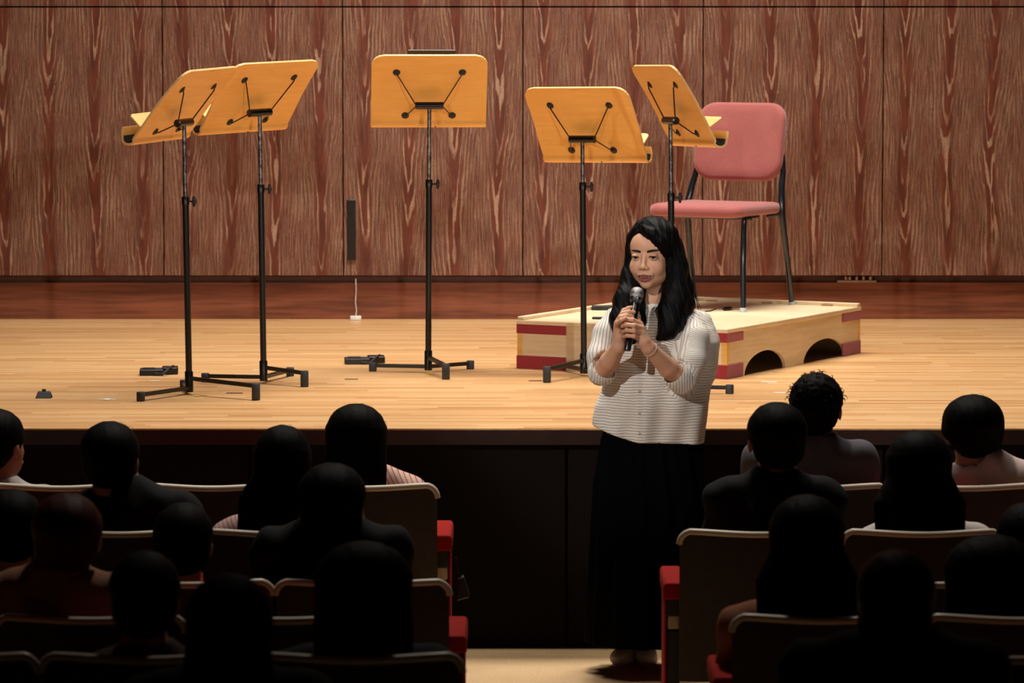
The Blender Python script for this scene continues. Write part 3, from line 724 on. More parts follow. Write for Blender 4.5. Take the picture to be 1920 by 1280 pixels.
# ------------------------------------------------------------ skin, hair, cloth
def skin_mat(name, col, sub=.12):
    t = NT(name); P = t.obj(); n = t.noise(P, 60, 3); n2 = t.noise(P, 14, 2)
    c = t.mix(t.ss(n2, .35, .7, 0., .3), lin(col), tuple(v*f for v, f in zip(lin(col), (1., .82, .78))))
    c = t.mix(t.ss(n, .4, .7, 0., .12), c, tuple(v*.8 for v in lin(col)))
    at = t.n('ShaderNodeAttribute', attribute_name='lips').outputs['Fac']
    c = t.mix(at, c, lin((150, 82, 74)))
    ab = t.n('ShaderNodeAttribute', attribute_name='cheek').outputs['Fac']
    c = t.mix(t.m_('MULTIPLY', ab, .3), c, lin((208, 132, 112)))
    t.b.inputs['Subsurface Weight'].default_value = sub; t.b.inputs['Subsurface Radius'].default_value = (.01, .004, .002)
    t.b.inputs['Subsurface Scale'].default_value = .6
    return t.set(c, .48, spec=.35)
def hair_mat(name, col=(10, 9, 10), rough=.38, spec=.35):
    t = NT(name); P = t.obj(); x, y, z = t.sep(P)[0:3]
    n = t.noise(t.comb(t.m_('MULTIPLY', x, 420.), t.m_('MULTIPLY', y, 420.), t.m_('MULTIPLY', z, 9.)), 1.0, 3)
    c = t.mix(n, tuple(v*.6 for v in lin(col)), tuple(v*1.6 for v in lin(col)))
    t.bump(n, .0015, .6); return t.set(c, t.ss(n, .2, .8, rough-.08, rough+.15), spec=spec)
SK = skin_mat('skin', (216, 166, 134)); SK2 = skin_mat('skin_hall_shade', (166, 118, 94), .03)  # audience skin is the same skin darkened to imitate the dim hall
HAIR = hair_mat('black_hair', (6, 5, 6), .5, .11); HAIR2 = hair_mat('dark_hair', (7, 6, 6), .6, .06); HAIRR = hair_mat('reddish_dark_hair', (60, 16, 12), .55, .12)

# ============================================================ the speaker
WY = 13.92
def wp(px, py, dy=0.0): return pix(px, py, WY+dy)
wo = np.array([wp(1200, 1250)[0], WY, 0.0])
wo_l = wo.copy()
woman = empty('person', tuple(wo), label='standing person with long black hair holding a microphone, cream pleated blouse and long black skirt', cat='person')
# head frame: turned to the picture's left and slightly down
hy = R(-19); hr = R(-1.5); hp = R(4)
Hm = Matrix.Rotation(hy, 3, 'Z')@Matrix.Rotation(hr, 3, 'Y')@Matrix.Rotation(hp, 3, 'X')
Hm = np.array(Hm)          # columns: local x, y(back), z
HS = 1.06
HO = wp(1221, 476, .0)     # eye level, middle of the skull
def H(x, y, z): return HO+Hm@(np.array([x, y, z])*HS)
fx0, fx1 = wp(1148, 500)[0], wp(1256, 500)[0]; zt = wp(1200, 408)[2]; zb = wp(1200, 668)[2]
X = grid_axis([(fx0-.16, fx0, .006), (fx0, fx1, .0019), (fx1, fx1+.18, .006)])
Yg = grid_axis([(WY-.36, WY-.20, .0024), (WY-.20, WY-.04, .0019), (WY-.04, WY+.16, .006)])
Zg = grid_axis([(-.005, .72, .012), (.72, zb, .006), (zb, zt, .0019), (zt, zt+.03, .006)])
F = Field(X, Yg, Zg)
# torso and legs under the clothes
pel = wp(1216, 800, .0); che = wp(1222, 640, .01); wai = wp(1218, 720, .01)
F.ell(pel, (.155, .10, .12), k=.03); F.ell(wai, (.12, .085, .13), k=.05); F.ell(che, (.145, .095, .15), k=.05)
SHL = wp(1164, 608, .0); SHR = wp(1284, 606, .0)
F.cap(SHL, SHR, .045, .045, k=.05)
nb = wp(1227, 588, .015); nt = H(0, .022, -.075)
F.cap(nb, nt, .052, .047, k=.035)
for s, fpx in ((-1, 1182), (1, 1213)):
    hipj = pel+np.array([s*.075, 0, -.04]); kn = np.array([wo[0]+s*.07+.02, WY-.02, .47]); an = np.array([wp(fpx, 1245)[0], pixz(1200, 1237, 0)[1]+.05, .09])
    F.cap(hipj, kn, .08, .052, k=.03); F.cap(kn, an, .052, .034, k=.03); F.cap(an, an+np.array([-.03 if s < 0 else -.01, -.09, -.05]), .032, .024, k=.02)
# skull and face
e = lambda c, r, k=.012, mode='add': F.ell(H(*c), np.array(r)*HS, Hm, k, mode)
cp_ = lambda a, b, ra, rb, k=.01, mode='add': F.cap(H(*a), H(*b), ra*HS, rb*HS, k, mode)
e((0, .022, .034), (.073, .090, .082)); e((0, -.030, .030), (.061, .056, .060), .02)
e((0, -.022, -.030), (.060, .062, .066), .02); e((0, -.036, -.066), (.044, .046, .042), .025)
e((0, -.071, -.094), (.019, .016, .017), .022); e((.030, -.022, -.072), (.026, .036, .022), .02); e((-.030, -.022, -.072), (.026, .036, .022), .02)
for s in (-1, 1):
    e((s*.034, -.060, -.036), (.025, .024, .026), .02)          # cheek
    e((s*.072, .008, -.012), (.008, .017, .030), .008)          # ear
    e((s*.0315, -.0935, .002), (.0185, .0095, .0125), .010, 'sub')
    e((s*.0315, -.0765, .0), (.0142, .0142, .0128), .004)       # lids over the eyeball
    e((s*.0315, -.0785, .0068), (.0125, .0125, .0046), .004)    # upper lid fold
    e((s*.0320, -.0925, -.0008), (.0130, .0100, .0044), .0015, 'sub')
cp_((0, -.083, .004), (0, -.0990, -.029), .0064, .0075, .012); e((0, -.1015, -.0325), (.0092, .0092, .0080), .008)
for s in (-1, 1):
    e((s*.0115, -.0945, -.0362), (.0066, .0085, .0060), .007); e((s*.0060, -.1000, -.0410), (.0030, .0042, .0024), .002, 'sub')
e((0, -.085, -.058), (.028, .012, .020), .012)                   # muzzle
for s in (-1, 1): cp_((s*.0245, -.0805, -.0628), (s*.0095, -.0915, -.0608), .0020, .0042, .005); cp_((s*.0095, -.0915, -.0608), (0, -.0930, -.0622), .0042, .0038, .004)
for s in (-1, 1): cp_((s*.0235, -.0805, -.0645), (s*.0115, -.0890, -.0765), .0020, .0044, .006); cp_((s*.0115, -.0890, -.0765), (0, -.0905, -.0790), .0044, .0052, .005)
e((0, -.0935, -.0690), (.0185, .0130, .0058), .002, 'sub')
for s in (-1, 1): e((s*.0195, -.0880, -.0655), (.0055, .008, .0026), .002, 'sub')        # slightly open mouth
# arms
MT = wp(1191.5, 567, -.210); MBt = wp(1176, 657, -.262); MBall = wp(1191.5, 549, -.20)
eL = wp(1126, 701, -.11); wL = wp(1160, 650, -.222); eR = wp(1283, 716, -.13); wR = wp(1216, 652, -.252)
F.cap(SHL, eL, .042, .035, k=.01); F.chain([eL, eL*.5+wL*.5+np.array([0, 0, -.004]), wL], [.035, .035, .0250], k=.008)
F.cap(SHR, eR, .042, .036, k=.01); F.chain([eR, eR*.55+wR*.45+np.array([0, 0, -.004]), wR], [.036, .036, .0248], k=.008)
def mic(py):     # axis point of the handle at picture row py
    t = (py-558)/(657-558); return MT+(MBt-MT)*t
# hand at the right: back of the hand towards the hall, fingers wrap to the left
hk = .004
def finger(pts, rs, k=hk): F.chain(pts, rs, k)
kn = {'i': wp(1201, 607, -.262), 'm': wp(1203.5, 615, -.270), 'r': wp(1203.5, 625, -.272), 'p': wp(1200.5, 635, -.268)}
F.chain([wR, wp(1208, 640, -.262), wp(1200, 627, -.262)], [.0245, .021, .0185], .012)
for q in kn.values(): F.cap(wp(1210, 643, -.258), q, .0155, .0095, .010)
F.ell(wp(1196, 625, -.252), (.016, .016, .026), None, .01)
finger([kn['i'], wp(1186, 599.5, -.285), wp(1174, 598.5, -.272), wp(1170, 601, -.252)], [.0092, .0085, .0076, .0066])
finger([kn['m'], wp(1189, 610, -.298), wp(1174, 608.5, -.294), wp(1166.5, 612, -.270)], [.0094, .0088, .0080, .0070])
finger([kn['r'], wp(1189, 620.5, -.300), wp(1175, 619, -.296), wp(1168, 622, -.272)], [.0092, .0085, .0078, .0068])
finger([kn['p'], wp(1189, 630.5, -.296), wp(1176, 629, -.292), wp(1170, 631.5, -.272)], [.0086, .0078, .0070, .0062])
F.chain([wp(1204, 630, -.235), wp(1200, 612, -.225), wp(1196.5, 593, -.212), wp(1195.5, 586, -.212)], [.013, .010, .0082, .0068], .006)   # thumb behind the handle
# hand at the left: fingers point to the right across the handle
F.chain([wL, wp(1161, 632, -.232), wp(1160, 618, -.234)], [.0255, .020, .018], .012)
F.ell(wp(1162, 612, -.226), (.015, .015, .030), None, .01)
lk = [wp(1163.5, 594, -.226), wp(1160, 600, -.236), wp(1156.5, 605, -.246), wp(1156, 612, -.252)]
for q in lk: F.cap(wp(1160, 632, -.232), q, .014, .0095, .010)
finger([lk[0], wp(1169, 582, -.238), wp(1178, 577.5, -.238), wp(1184.5, 575.5, -.231)], [.0092, .0080, .0072, .0060])
finger([lk[1], wp(1167, 587.5, -.256), wp(1179, 584.5, -.258), wp(1189, 585.0, -.250)], [.0094, .0086, .0078, .0064])
finger([lk[2], wp(1163, 594.5, -.266), wp(1174, 592, -.268), wp(1185.5, 592.5, -.258)], [.0092, .0085, .0077, .0063])
finger([lk[3], wp(1157, 604.5, -.276), wp(1165, 600, -.290), wp(1172.5, 596.0, -.292)], [.0090, .0082, .0072, .0060])
F.chain([wp(1166, 618, -.205), wp(1174, 602, -.185), wp(1183, 590, -.180)], [.013, .010, .008], .006)
body, P = F.build('body', SK, woman, wo, smooth=1)
Pl = (P-HO)@Hm/HS
def sm(x, a, b): t = np.clip((x-a)/(b-a), 0, 1); return t*t*(3-2*t)
lx, ly, lz = Pl.T
rr = np.sqrt((lx/.0262)**2+((lz+.0695-.10*np.abs(lx))/.0158)**2)
cup = -.0565-.005*np.abs(lx/.02)
up_ = sm(cup-lz, -.0012, .0008)
attr(body, 'lips', (1-sm(rr, .82, 1.0))*sm(-ly, .076, .082)*up_)
attr(body, 'cheek', np.exp(-(((np.abs(lx)-.037)/.016)**2+((lz+.035)/.016)**2))*(ly < -.03))
wm = simple('eye_white', (180, 170, 164), .2, spec=.6); im = simple('dark_iris', (22, 13, 10), .1, spec=.8)  # eye whites darkened, their shade put into the colour
def sphere(mb, c, r, Rm=np.eye(3), n=16):
    r = np.array(r if hasattr(r, '__len__') else (r, r, r)); V = []
    for i in range(1, n):
        t = math.pi*i/n
        for j in range(2*n):
            a = math.pi*j/n; V.append(np.array(c)+Rm@(r*np.array([math.sin(t)*math.cos(a), math.sin(t)*math.sin(a), math.cos(t)])))
    m = 2*n; F_ = [(i*m+j, i*m+(j+1) % m, (i+1)*m+(j+1) % m, (i+1)*m+j)[::-1] for i in range(n-2) for j in range(m)]
    F_ += [tuple(range(m)), tuple(range((n-2)*m+m-1, (n-2)*m-1, -1))]
    return mb.add(V, F_)
browm = simple('eyebrow_hair', (30, 22, 20), .8)
for s in (-1, 1):
    eb = sphere(MB(), H(s*.0315, -.0768, 0)-wo, .0127*HS, Hm).build('eye', wm, body)
    g = np.array([s*.0315+.0008, -.0768-.0118, .0004])
    sphere(MB(), H(*(g+np.array([0, .0035, 0])))-wo, (.0082*HS, .0046*HS, .0082*HS), Hm).build('iris', im, eb)
    # upper lash line and eyebrow
    ls = [H(s*.0315+x, -.0905+.28*abs(x+.0*s)**1.0*.55, .0030-14*x*x) -wo for x in np.linspace(-.0145, .0150, 9)]
    MB().tube(ls, [.0008]+[.0019]*7+[.0010], 8).build('eyelash', browm, body)
    bl = []; 
    for x in np.linspace(0, 1, 11):
        xx = s*(.011+.041*x); zz_ = .0185+.0045*math.sin(x*2.2)-.002*x
        bl.append((xx, zz_))
    brow = MB(); rr_ = [.0026, .0042, .0047, .0047, .0045, .0042, .0038, .0032, .0025, .0018, .0008]
    # the brow lies on the skin: find the nearest surface point in front
    pts_ = []
    for xx, z_ in bl:
        d = (lx-xx)**2+(lz-z_)**2+(ly > -.03)*1.0; j = np.argsort(d)[:6]; pts_.append(H(xx, ly[j].mean()-.0003, z_)-wo)
    brow.tube(pts_, [q*HS for q in rr_], 10).build('eyebrow', browm, body)
th = MB()
for i, x in enumerate((-.0142, -.0088, -.0030, .0030, .0088, .0142)):
    th.box((-.0027, -.0015, -.0036), (.0027, .002, .0025), M=Matrix.Translation(Vector(H(x, -.0850+.02*abs(x)*2, -.0652)-wo))@Matrix(Hm.tolist()).to_4x4())
th.build('teeth', simple('tooth_white', (225, 215, 200), .3), body, bevel=.0006)
# bracelet of small pearls
bw = MB(); ua, va, wa_ = basis(wR-eR); bc = wR+(eR-wR)*.05
for k in range(22):
    a = 2*math.pi*k/22; sphere(bw, bc+(ua*math.cos(a)+va*math.sin(a))*.0275-wo, .0030, n=6)
bw.build('pearl_bracelet', simple('pink_pearl', (232, 205, 190), .25), woman)

# ---- hair: one mass with falling locks
hx0, hx1 = wp(1135, 500)[0], wp(1325, 500)[0]
G = Field(np.arange(hx0-.02, hx1+.03, .0035), np.arange(WY-.22, WY+.17, .0035), np.arange(wp(1200, 655)[2], wp(1200, 400)[2], .0035))
g = lambda c, r, k=.02, mode='add': G.ell(H(*c), np.array(r)*HS, Hm, k, mode)
g((0, .025, .036), (.085, .100, .092)); g((.004, .045, -.03), (.086, .075, .09), .03)
# window for the face
g((-.004, -.092, -.028), (.0640, .062, .078), .006, 'sub'); g((-.013, -.096, .030), (.022, .045, .050), .012, 'sub'); g((.002, -.095, .010), (.040, .045, .040), .012, 'sub')
def lock(pts, rs, k=.02): G.chain([wp(*p) for p in pts], rs, k)
G.chain([H(-.002, -.062, .097), H(.028, -.068, .079), H(.051, -.056, .050), H(.064, -.032, .014)], [.011, .013, .014, .014], .03)
# side that falls on the picture's right
lock([(1252, 440, .0), (1266, 500, -.01), (1268, 560, -.055), (1260, 608, -.09), (1248, 628, -.10)], [.035, .040, .044, .034, .014], .03)
lock([(1262, 460, .04), (1281, 540, .01), (1284, 572, -.03), (1270, 605, -.07), (1244, 632, -.10)], [.035, .036, .034, .026, .006], .02)
lock([(1255, 540, -.04), (1248, 580, -.085), (1250, 615, -.10), (1240, 632, -.11)], [.020, .026, .028, .010], .02)
lock([(1262, 590, -.09), (1255, 622, -.11), (1234, 635, -.115)], [.03, .022, .004], .02)
# side behind the cheek on the picture's left
lock([(1186, 470, .03), (1181, 520, .0), (1172, 560, -.055), (1166, 600, -.085), (1164, 640, -.09)], [.020, .026, .034, .040, .020], .03)
lock([(1190, 520, -.0), (1186, 560, -.06), (1186, 600, -.085), (1184, 636, -.09)], [.028, .03, .032, .02], .02)
lock([(1184, 445, .03), (1182, 490, .02), (1175, 520, .01), (1162, 565, -.03), (1154, 600, -.07), (1154, 622, -.085)], [.016, .014, .016, .020, .016, .006], .02)
lock([(1200, 540, -.02), (1196, 575, -.07), (1196, 600, -.09), (1190, 636, -.09)], [.022, .024, .026, .014], .02)
lock([(1225, 480, .07), (1225, 560, .07), (1225, 600, .08)], [.08, .075, .05], .03)
g((-.004, -.105, -.030), (.0615, .070, .080), .004, 'sub'); G.cap(wp(1222, 545, -.09), wp(1226, 575, -.13), .030, .036, .008, 'sub')
Xh, Yh, Zh = G.pts((slice(None),)*3)
G.D += (.0008*np.sin(Xh*210+4*np.sin(Zh*9)+Yh*60)+.0008*np.sin(Xh*420+Yh*130+5*np.sin(Zh*14)))*np.where(np.abs(G.D) < .03, 1, 0)
hair, Ph = G.build('hair', HAIR, woman, wo, smooth=1)
# separate strands along the mass and loose at its edges
rng = np.random.RandomState(3)
st = MB()
def strand(a, b, c, d, r=.0011):
    a, b, c, d = [np.array(q) for q in (a, b, c, d)]; ts = np.linspace(0, 1, 14)
    pts = [((1-t)**3*a+3*(1-t)**2*t*b+3*(1-t)*t*t*c+t**3*d)-wo for t in ts]
    st.tube(pts, list(r*np.clip(np.sin(np.pi*(ts*.86+.12)), .12, 1)), 5)
for i in range(150):          # crown: sweep from the parting over both sides
    u = rng.rand(); s = 1 if rng.rand() < .68 else -1
    part = H(-.006, -.045+.085*u, .122-.10*(u-.25)**2)
    if s > 0: m1 = H(.040, -.045+.09*u+rng.randn()*.004, .108); m2 = H(.083, -.05+.11*u, .040+rng.randn()*.006); en = H(.092, -.03+.10*u, -.04+rng.randn()*.01)
    else: m1 = H(-.052, -.04+.09*u, .104); m2 = H(-.086, -.045+.10*u, .045); en = H(-.085, -.02+.09*u, -.02)
    strand(part, m1, m2, en, .0010)
for i in range(120):          # right fall
    u = rng.rand(); v_ = rng.randn()*.5
    strand(wp(1250+20*u, 470+v_*10, -.02-.03*rng.rand()), wp(1256+38*u, 530, -.075), wp(1262+40*u, 585, -.115+.05*u), wp(1230+40*u+rng.randn()*4, 638-22*u+rng.randn()*5, -.145+.06*u), .0012)
for i in range(80):
    u = rng.rand()
    strand(wp(1190-8*u, 500, -.01), wp(1184-16*u, 540, -.06), wp(1180-26*u, 580, -.10+.02*u), wp(1176-24*u+rng.randn()*3, 628+rng.randn()*6, -.118+.02*u), .0011)
for i in range(16):           # wisps: outer right, inner right over the collar, outer left
    q = rng.rand()
    strand(wp(1284, 500+20*q, .0), wp(1297, 540, -.02), wp(1305+6*q, 560, -.04), wp(1308+10*q, 580+14*q, -.05), .0007)
    strand(wp(1246, 545, -.07), wp(1243, 560, -.10), wp(1236-6*q, 575, -.13), wp(1220+16*q, 585+26*q, -.145), .0006)
    strand(wp(1176, 540, .0), wp(1162, 560, -.05), wp(1150-5*q, 570, -.08), wp(1144+8*q, 585+20*q, -.09), .0006)
tag(st.build('loose_strands', HAIR, hair, smooth=True), kind='stuff')

# ---- blouse
def blouse_mat():
    t = NT('cream_pleated_crepe'); P = t.obj(); x, y, z = t.sep(P)[0:3]
    A = lambda n: t.n('ShaderNodeAttribute', attribute_name=n).outputs['Fac']
    wv = t.noise(P, 9, 3); wv2 = t.noise(P, 40, 2)
    def ridge(p, sc):
        q = t.m_('ADD', t.m_('MULTIPLY', p, sc), t.m_('MULTIPLY', wv, 1.6)); q = t.m_('ADD', q, t.m_('MULTIPLY', wv2, .45))
        f = t.m_('ABSOLUTE', t.m_('SUBTRACT', t.m_('FRACT', q), .5)); return t.ss(f, .02, .17)
    a = ridge(A('torso_line'), 100.); b = ridge(A('sleeve_line'), 80.)
    o = t.n('ShaderNodeMix', data_type='FLOAT'); t.put(o.inputs[0], A('sleeve')); t.put(o.inputs[2], a); t.put(o.inputs[3], b)
    h = o.outputs[0]
    t.bump(h, .0024, 1.0)
    c = t.mix(h, lin((206, 196, 180)), lin((240, 234, 224)))  # pleat grooves coloured darker, imitating the shade between the ridges
    c = t.mix(t.m_('MULTIPLY', A('placket'), .4), c, lin((214, 206, 192)))
    return t.set(c, .6, spec=.3)
bx0 = wp(1098, 650)[0]; bx1 = wp(1348, 650)[0]
B_ = Field(np.arange(bx0-.01, bx1+.02, .0042), np.arange(WY-.25, WY+.18, .0042), np.arange(wp(1200, 836)[2], wp(1200, 556)[2], .0042))
def brow_(py, xl, xr, dyc, ry): a = wp(xl, py); b = wp(xr, py); return (a[2], (a[0]+b[0])/2, WY+dyc, (b[0]-a[0])/2, ry)
def fold(X_, Y_, Z_):
    fr = (Y_ < WY)*1.0
    xx = X_-wo[0]; z1 = Z_-wp(1200, 690)[2]
    return (.0055*np.sin(xx*38+z1*9)+.005*np.sin(xx*64-z1*14+1.2)+.003*np.sin(z1*26+xx*12))*np.clip(.6-z1*2, .3, 1.6)
B_.loft([brow_(832, 1118, 1327, .0, .125), brow_(800, 1119, 1328, .0, .13), brow_(760, 1121, 1331, .0, .132), brow_(720, 1130, 1336, .0, .124), brow_(680, 1140, 1341, .0, .118),
         brow_(640, 1136, 1343, .0, .112), brow_(615, 1132, 1335, .003, .105), brow_(598, 1136, 1322, .005, .098), brow_(585, 1146, 1308, .008, .080), brow_(576, 1165, 1290, .012, .066), brow_(568, 1190, 1264, .015, .056)], k=.01, p=2.3, fn=fold)
# drape of the wide sleeves
B_.chain([wp(1150, 592, -.02), wp(1136, 625, -.05), wp(1125, 668, -.09), eL+np.array([.0, .0, .004])], [.030, .046, .046, .047], .015)
B_.chain([wp(1296, 600, -.02), wp(1303, 632, -.08), wp(1298, 675, -.12), eR+np.array([0, 0, .006])], [.034, .050, .050, .047], .012)
B_.chain([wp(1318, 600, .02), wp(1328, 640, .02), wp(1326, 700, .02)], [.03, .028, .025], .03)
# cuffs
cl = eL+(wL-eL)*.20; cr = eR+(wR-eR)*.30
def cuff(a, b, t0, t1, r0, r1, nm):
    o = a+(b-a)*t0; L_ = np.linalg.norm(b-a)*(t1-t0)
    pr = [(r0-.006, .0), (r0, .001), ((r0+r1)/2+.003, L_*.5), (r1+.001, L_-.003), (r1-.001, L_), (r1-.004, L_-.002), (r1-.005, L_*.5), (r0-.007, .002)]
    return MB().lathe(pr, o-wo, b-a, 40).build('rolled_cuff', CUFFM, woman)
B_.cap(eL+(wL-eL)*.16, eL+(wL-eL)*.5, .052, .052, .0, 'sub', flat=True); B_.cap(eR+(wR-eR)*.24, eR+(wR-eR)*.6, .054, .054, .0, 'sub', flat=True)
# hem line
Xb, Yb, Zb = B_.pts((slice(None),)*3)
hx = [wp(p, 800)[0] for p in (1110, 1125, 1165, 1190, 1250, 1320, 1340)]; hz = [wp(1200, q)[2] for q in (796, 802, 816, 823, 825, 829, 832)]
hem = np.interp(B_.x, hx, hz)[:, None, None]
B_.D = np.maximum(B_.D, hem-Zb)
# neck opening
B_.cap(wp(1228, 540, .0), wp(1226, 592, .01), .052, .049, .006, 'sub')
B_.cap(wp(1224, 556, -.10), wp(1224, 571, -.06), .022, .02, .01, 'sub')
blouse, Pb = B_.build('blouse', blouse_mat(), woman, wo, smooth=1)
xb, yb, zb_ = Pb.T
def segd(P_, a, b):
    d = b-a; t = np.clip(((P_-a)@d)/(d@d), 0, 1); q = P_-a-t[:, None]*d; return np.linalg.norm(q, axis=1), q, t
sl = np.zeros(len(Pb)); sv = np.zeros(len(Pb))
for (a, b, side) in ((wp(1140, 600, -.02), eL, -1), (wp(1300, 600, -.03), eR, 1)):
    d, q, t = segd(Pb, a, b); u1, v1, _ = basis(b-a)
    wgt = 1-sm(d, .062, .074)
    if side > 0: wgt *= sm(-yb, -WY+.06, -WY+.075)
    else: wgt *= 1-sm(xb, wp(1152, 650)[0], wp(1158, 650)[0])
    ang = np.arctan2(q@v1, q@u1)*.055
    sv = np.where(wgt > sl, ang, sv); sl = np.maximum(sl, wgt)
attr(blouse, 'sleeve', (sl > .5).astype(float)); attr(blouse, 'sleeve_line', sv)
attr(blouse, 'torso_line', zb_-wo[2]+.10*np.maximum(np.abs(xb-wo[0]-.02)-.06, 0)*sm(zb_, wp(1200, 680)[2], wp(1200, 600)[2])*6)
pcx = wp(1199, 700)[0]
attr(blouse, 'placket', ((np.abs(xb-pcx) < .009) & (yb < WY)).astype(float))
collar = Field(np.arange(wp(1190, 580)[0], wp(1265, 580)[0], .003), np.arange(WY-.10, WY+.12, .003), np.arange(wp(1200, 592)[2], wp(1200, 556)[2], .003))
collar.loft([(wp(1200, 590)[2], wp(1227, 580)[0], WY-.002, .060, .066), (wp(1200, 566)[2], wp(1227, 580)[0], WY-.004, .056, .062)], k=0)
collar.loft([(wp(1200, 600)[2], wp(1227, 580)[0], WY-.002, .055, .061), (wp(1200, 550)[2], wp(1227, 580)[0], WY-.004, .051, .057)], k=0, mode='sub')
collar.ell(wp(1216, 560, -.07), (.012, .03, .022), None, .004, 'sub')
co_, _p = collar.build('collar', simple('cream_collar', (236, 229, 218), .6, bump=.001, bs=300), blouse, wo, smooth=1)
def front_y(px, py):
    p = wp(px, py); d = (xb-p[0])**2+(zb_-p[2])**2+(yb > WY)*1.0; j = np.argsort(d)[:5]; return yb[j].mean()-WY
bt = simple('shell_button', (206, 196, 180), .25)
for py in (692, 733, 774, 812):
    MB().lathe([(.0042, 0), (.0046, .0012), (.0035, .002)], wp(1198.5, py, front_y(1198.5, py)-.001)-wo, (0, -1, 0), 14).build('button', bt, blouse)
ct = NT('cuff_pleated_crepe'); cp3 = ct.obj(); cf = ct.m_('ABSOLUTE', ct.m_('SUBTRACT', ct.m_('FRACT', ct.m_('ADD', ct.m_('MULTIPLY', ct.sep(cp3)[0], 95.), ct.m_('MULTIPLY', ct.noise(cp3, 12, 2), 2.))), .5))
ch_ = ct.ss(cf, .03, .2); ct.bump(ch_, .0022); CUFFM = ct.set(ct.mix(ch_, lin((206, 196, 180)), lin((240, 234, 224))), .6, spec=.3)  # groove shade painted into the cuff colour as on the blouse
cuff(eL, wL, -.02, .20, .049, .048, 'l'); cuff(eR, wR, -.02, .30, .051, .049, 'r')
# ---- skirt
def skf(X_, Y_, Z_):
    a = np.arctan2(Y_-WY, X_-wo[0]); return .008*np.sin(a*13)*np.clip((.95-Z_)*1.5, 0, 1)+.004*np.sin(a*23+Z_*5)
S_ = Field(np.arange(wp(1085, 1200)[0]-.02, wp(1340, 1200)[0], .009), np.arange(WY-.26, WY+.26, .009), np.arange(.02, wp(1200, 770)[2], .009))
S_.loft([brow_(1203, 1099, 1318, .0, .20), brow_(1120, 1100, 1322, .0, .19), brow_(1000, 1106, 1322, .0, .17), brow_(900, 1113, 1322, .0, .15), brow_(820, 1128, 1316, .0, .118), brow_(785, 1140, 1300, .0, .10)], k=0, fn=skf)
skirt, _p = S_.build('skirt', simple('black_crepe', (4, 4, 7), .9, bump=.001, bs=200, spec=.05), woman, wo, smooth=1)
# ---- shoes
def shoe(px, py, dx, dy, nm):
    o = pixz(px, py, 0); d = np.array([dx, dy, 0.]); d /= np.linalg.norm(d); q = np.array([-d[1], d[0], 0])
    Rm = np.stack([d, q, zz], 1)
    sh = Field(np.arange(o[0]-.17, o[0]+.17, .004), np.arange(o[1]-.17, o[1]+.17, .004), np.arange(-.004, .13, .004))
    sh.ell(o+d*.055+zz*.03, (.075, .043, .034), Rm, .01); sh.ell(o-d*.055+zz*.042, (.062, .036, .046), Rm, .02); sh.ell(o-d*.05+zz*.075, (.045, .033, .03), Rm, .02)
    sh.ell(o-d*.05+zz*.118, (.034, .024, .03), Rm, .006, 'sub'); Zs = sh.pts((slice(None),)*3)[2]; sh.D = np.maximum(sh.D, .012-Zs)
    so, _ = sh.build('shoe', simple('pale_canvas_shoe', (186, 180, 172), .6), woman, wo, smooth=1)
    pl = []
    for k in range(28):
        a = 2*math.pi*k/28; pl.append((.123*math.cos(a)*(1 if math.cos(a) > 0 else .97), .041*math.sin(a)*(1-.12*(math.cos(a) < 0))))
    MB().prism(pl, o-wo+zz*.001, d, q, zz*.022).build('sole', simple('shoe_sole', (150, 146, 140), .7), so, bevel=.004)
shoe(1179, 1241, -.42, -.91, 'l'); shoe(1212, 1238, -.1, -.99, 'r')

# ---- the microphone she holds
mo = MT*.5+MBt*.5
mc = empty('microphone', tuple(mo), label='black handheld microphone with silver mesh head gripped in the speaker\'s hands', cat='microphone')
ax = (MT-MBt)/np.linalg.norm(MT-MBt); Lh = np.linalg.norm(MT-MBt)
MB().lathe([(.0105, 0), (.0128, .002), (.0132, .03), (.0125, .032), (.0135, .034), (.0148, Lh*.55), (.0168, Lh*.88), (.0175, Lh-.006), (.017, Lh)], MBt-mo, ax, 24).build('handle', M['micblack'], mc)
MB().lathe([(.0172, -.002), (.0215, .006), (.0225, .014), (.0228, .016), (.0225, .0185)], MT-mo, ax, 24).build('collar', M['chrome'], mc)
MB().lathe([(.0225, .0185), (.0243, .026), (.0250, .0325), (.0243, .040), (.0215, .0475), (.016, .053), (.008, .0562), (.001, .057)], MT-mo, ax, 28).build('mesh_head', M['gridmesh'], mc)
MB().lathe([(.0252, .030), (.0258, .031), (.0258, .034), (.0252, .035)], MT-mo, ax, 28).build('mesh_band', M['steel'], mc)
MB().box((-.003, -.002, -.008), (.003, .002, .008), M=Matrix.Translation(Vector(mic(566)-mo+np.array([0, -.0165, 0])))).build('switch', M['steel'], mc)

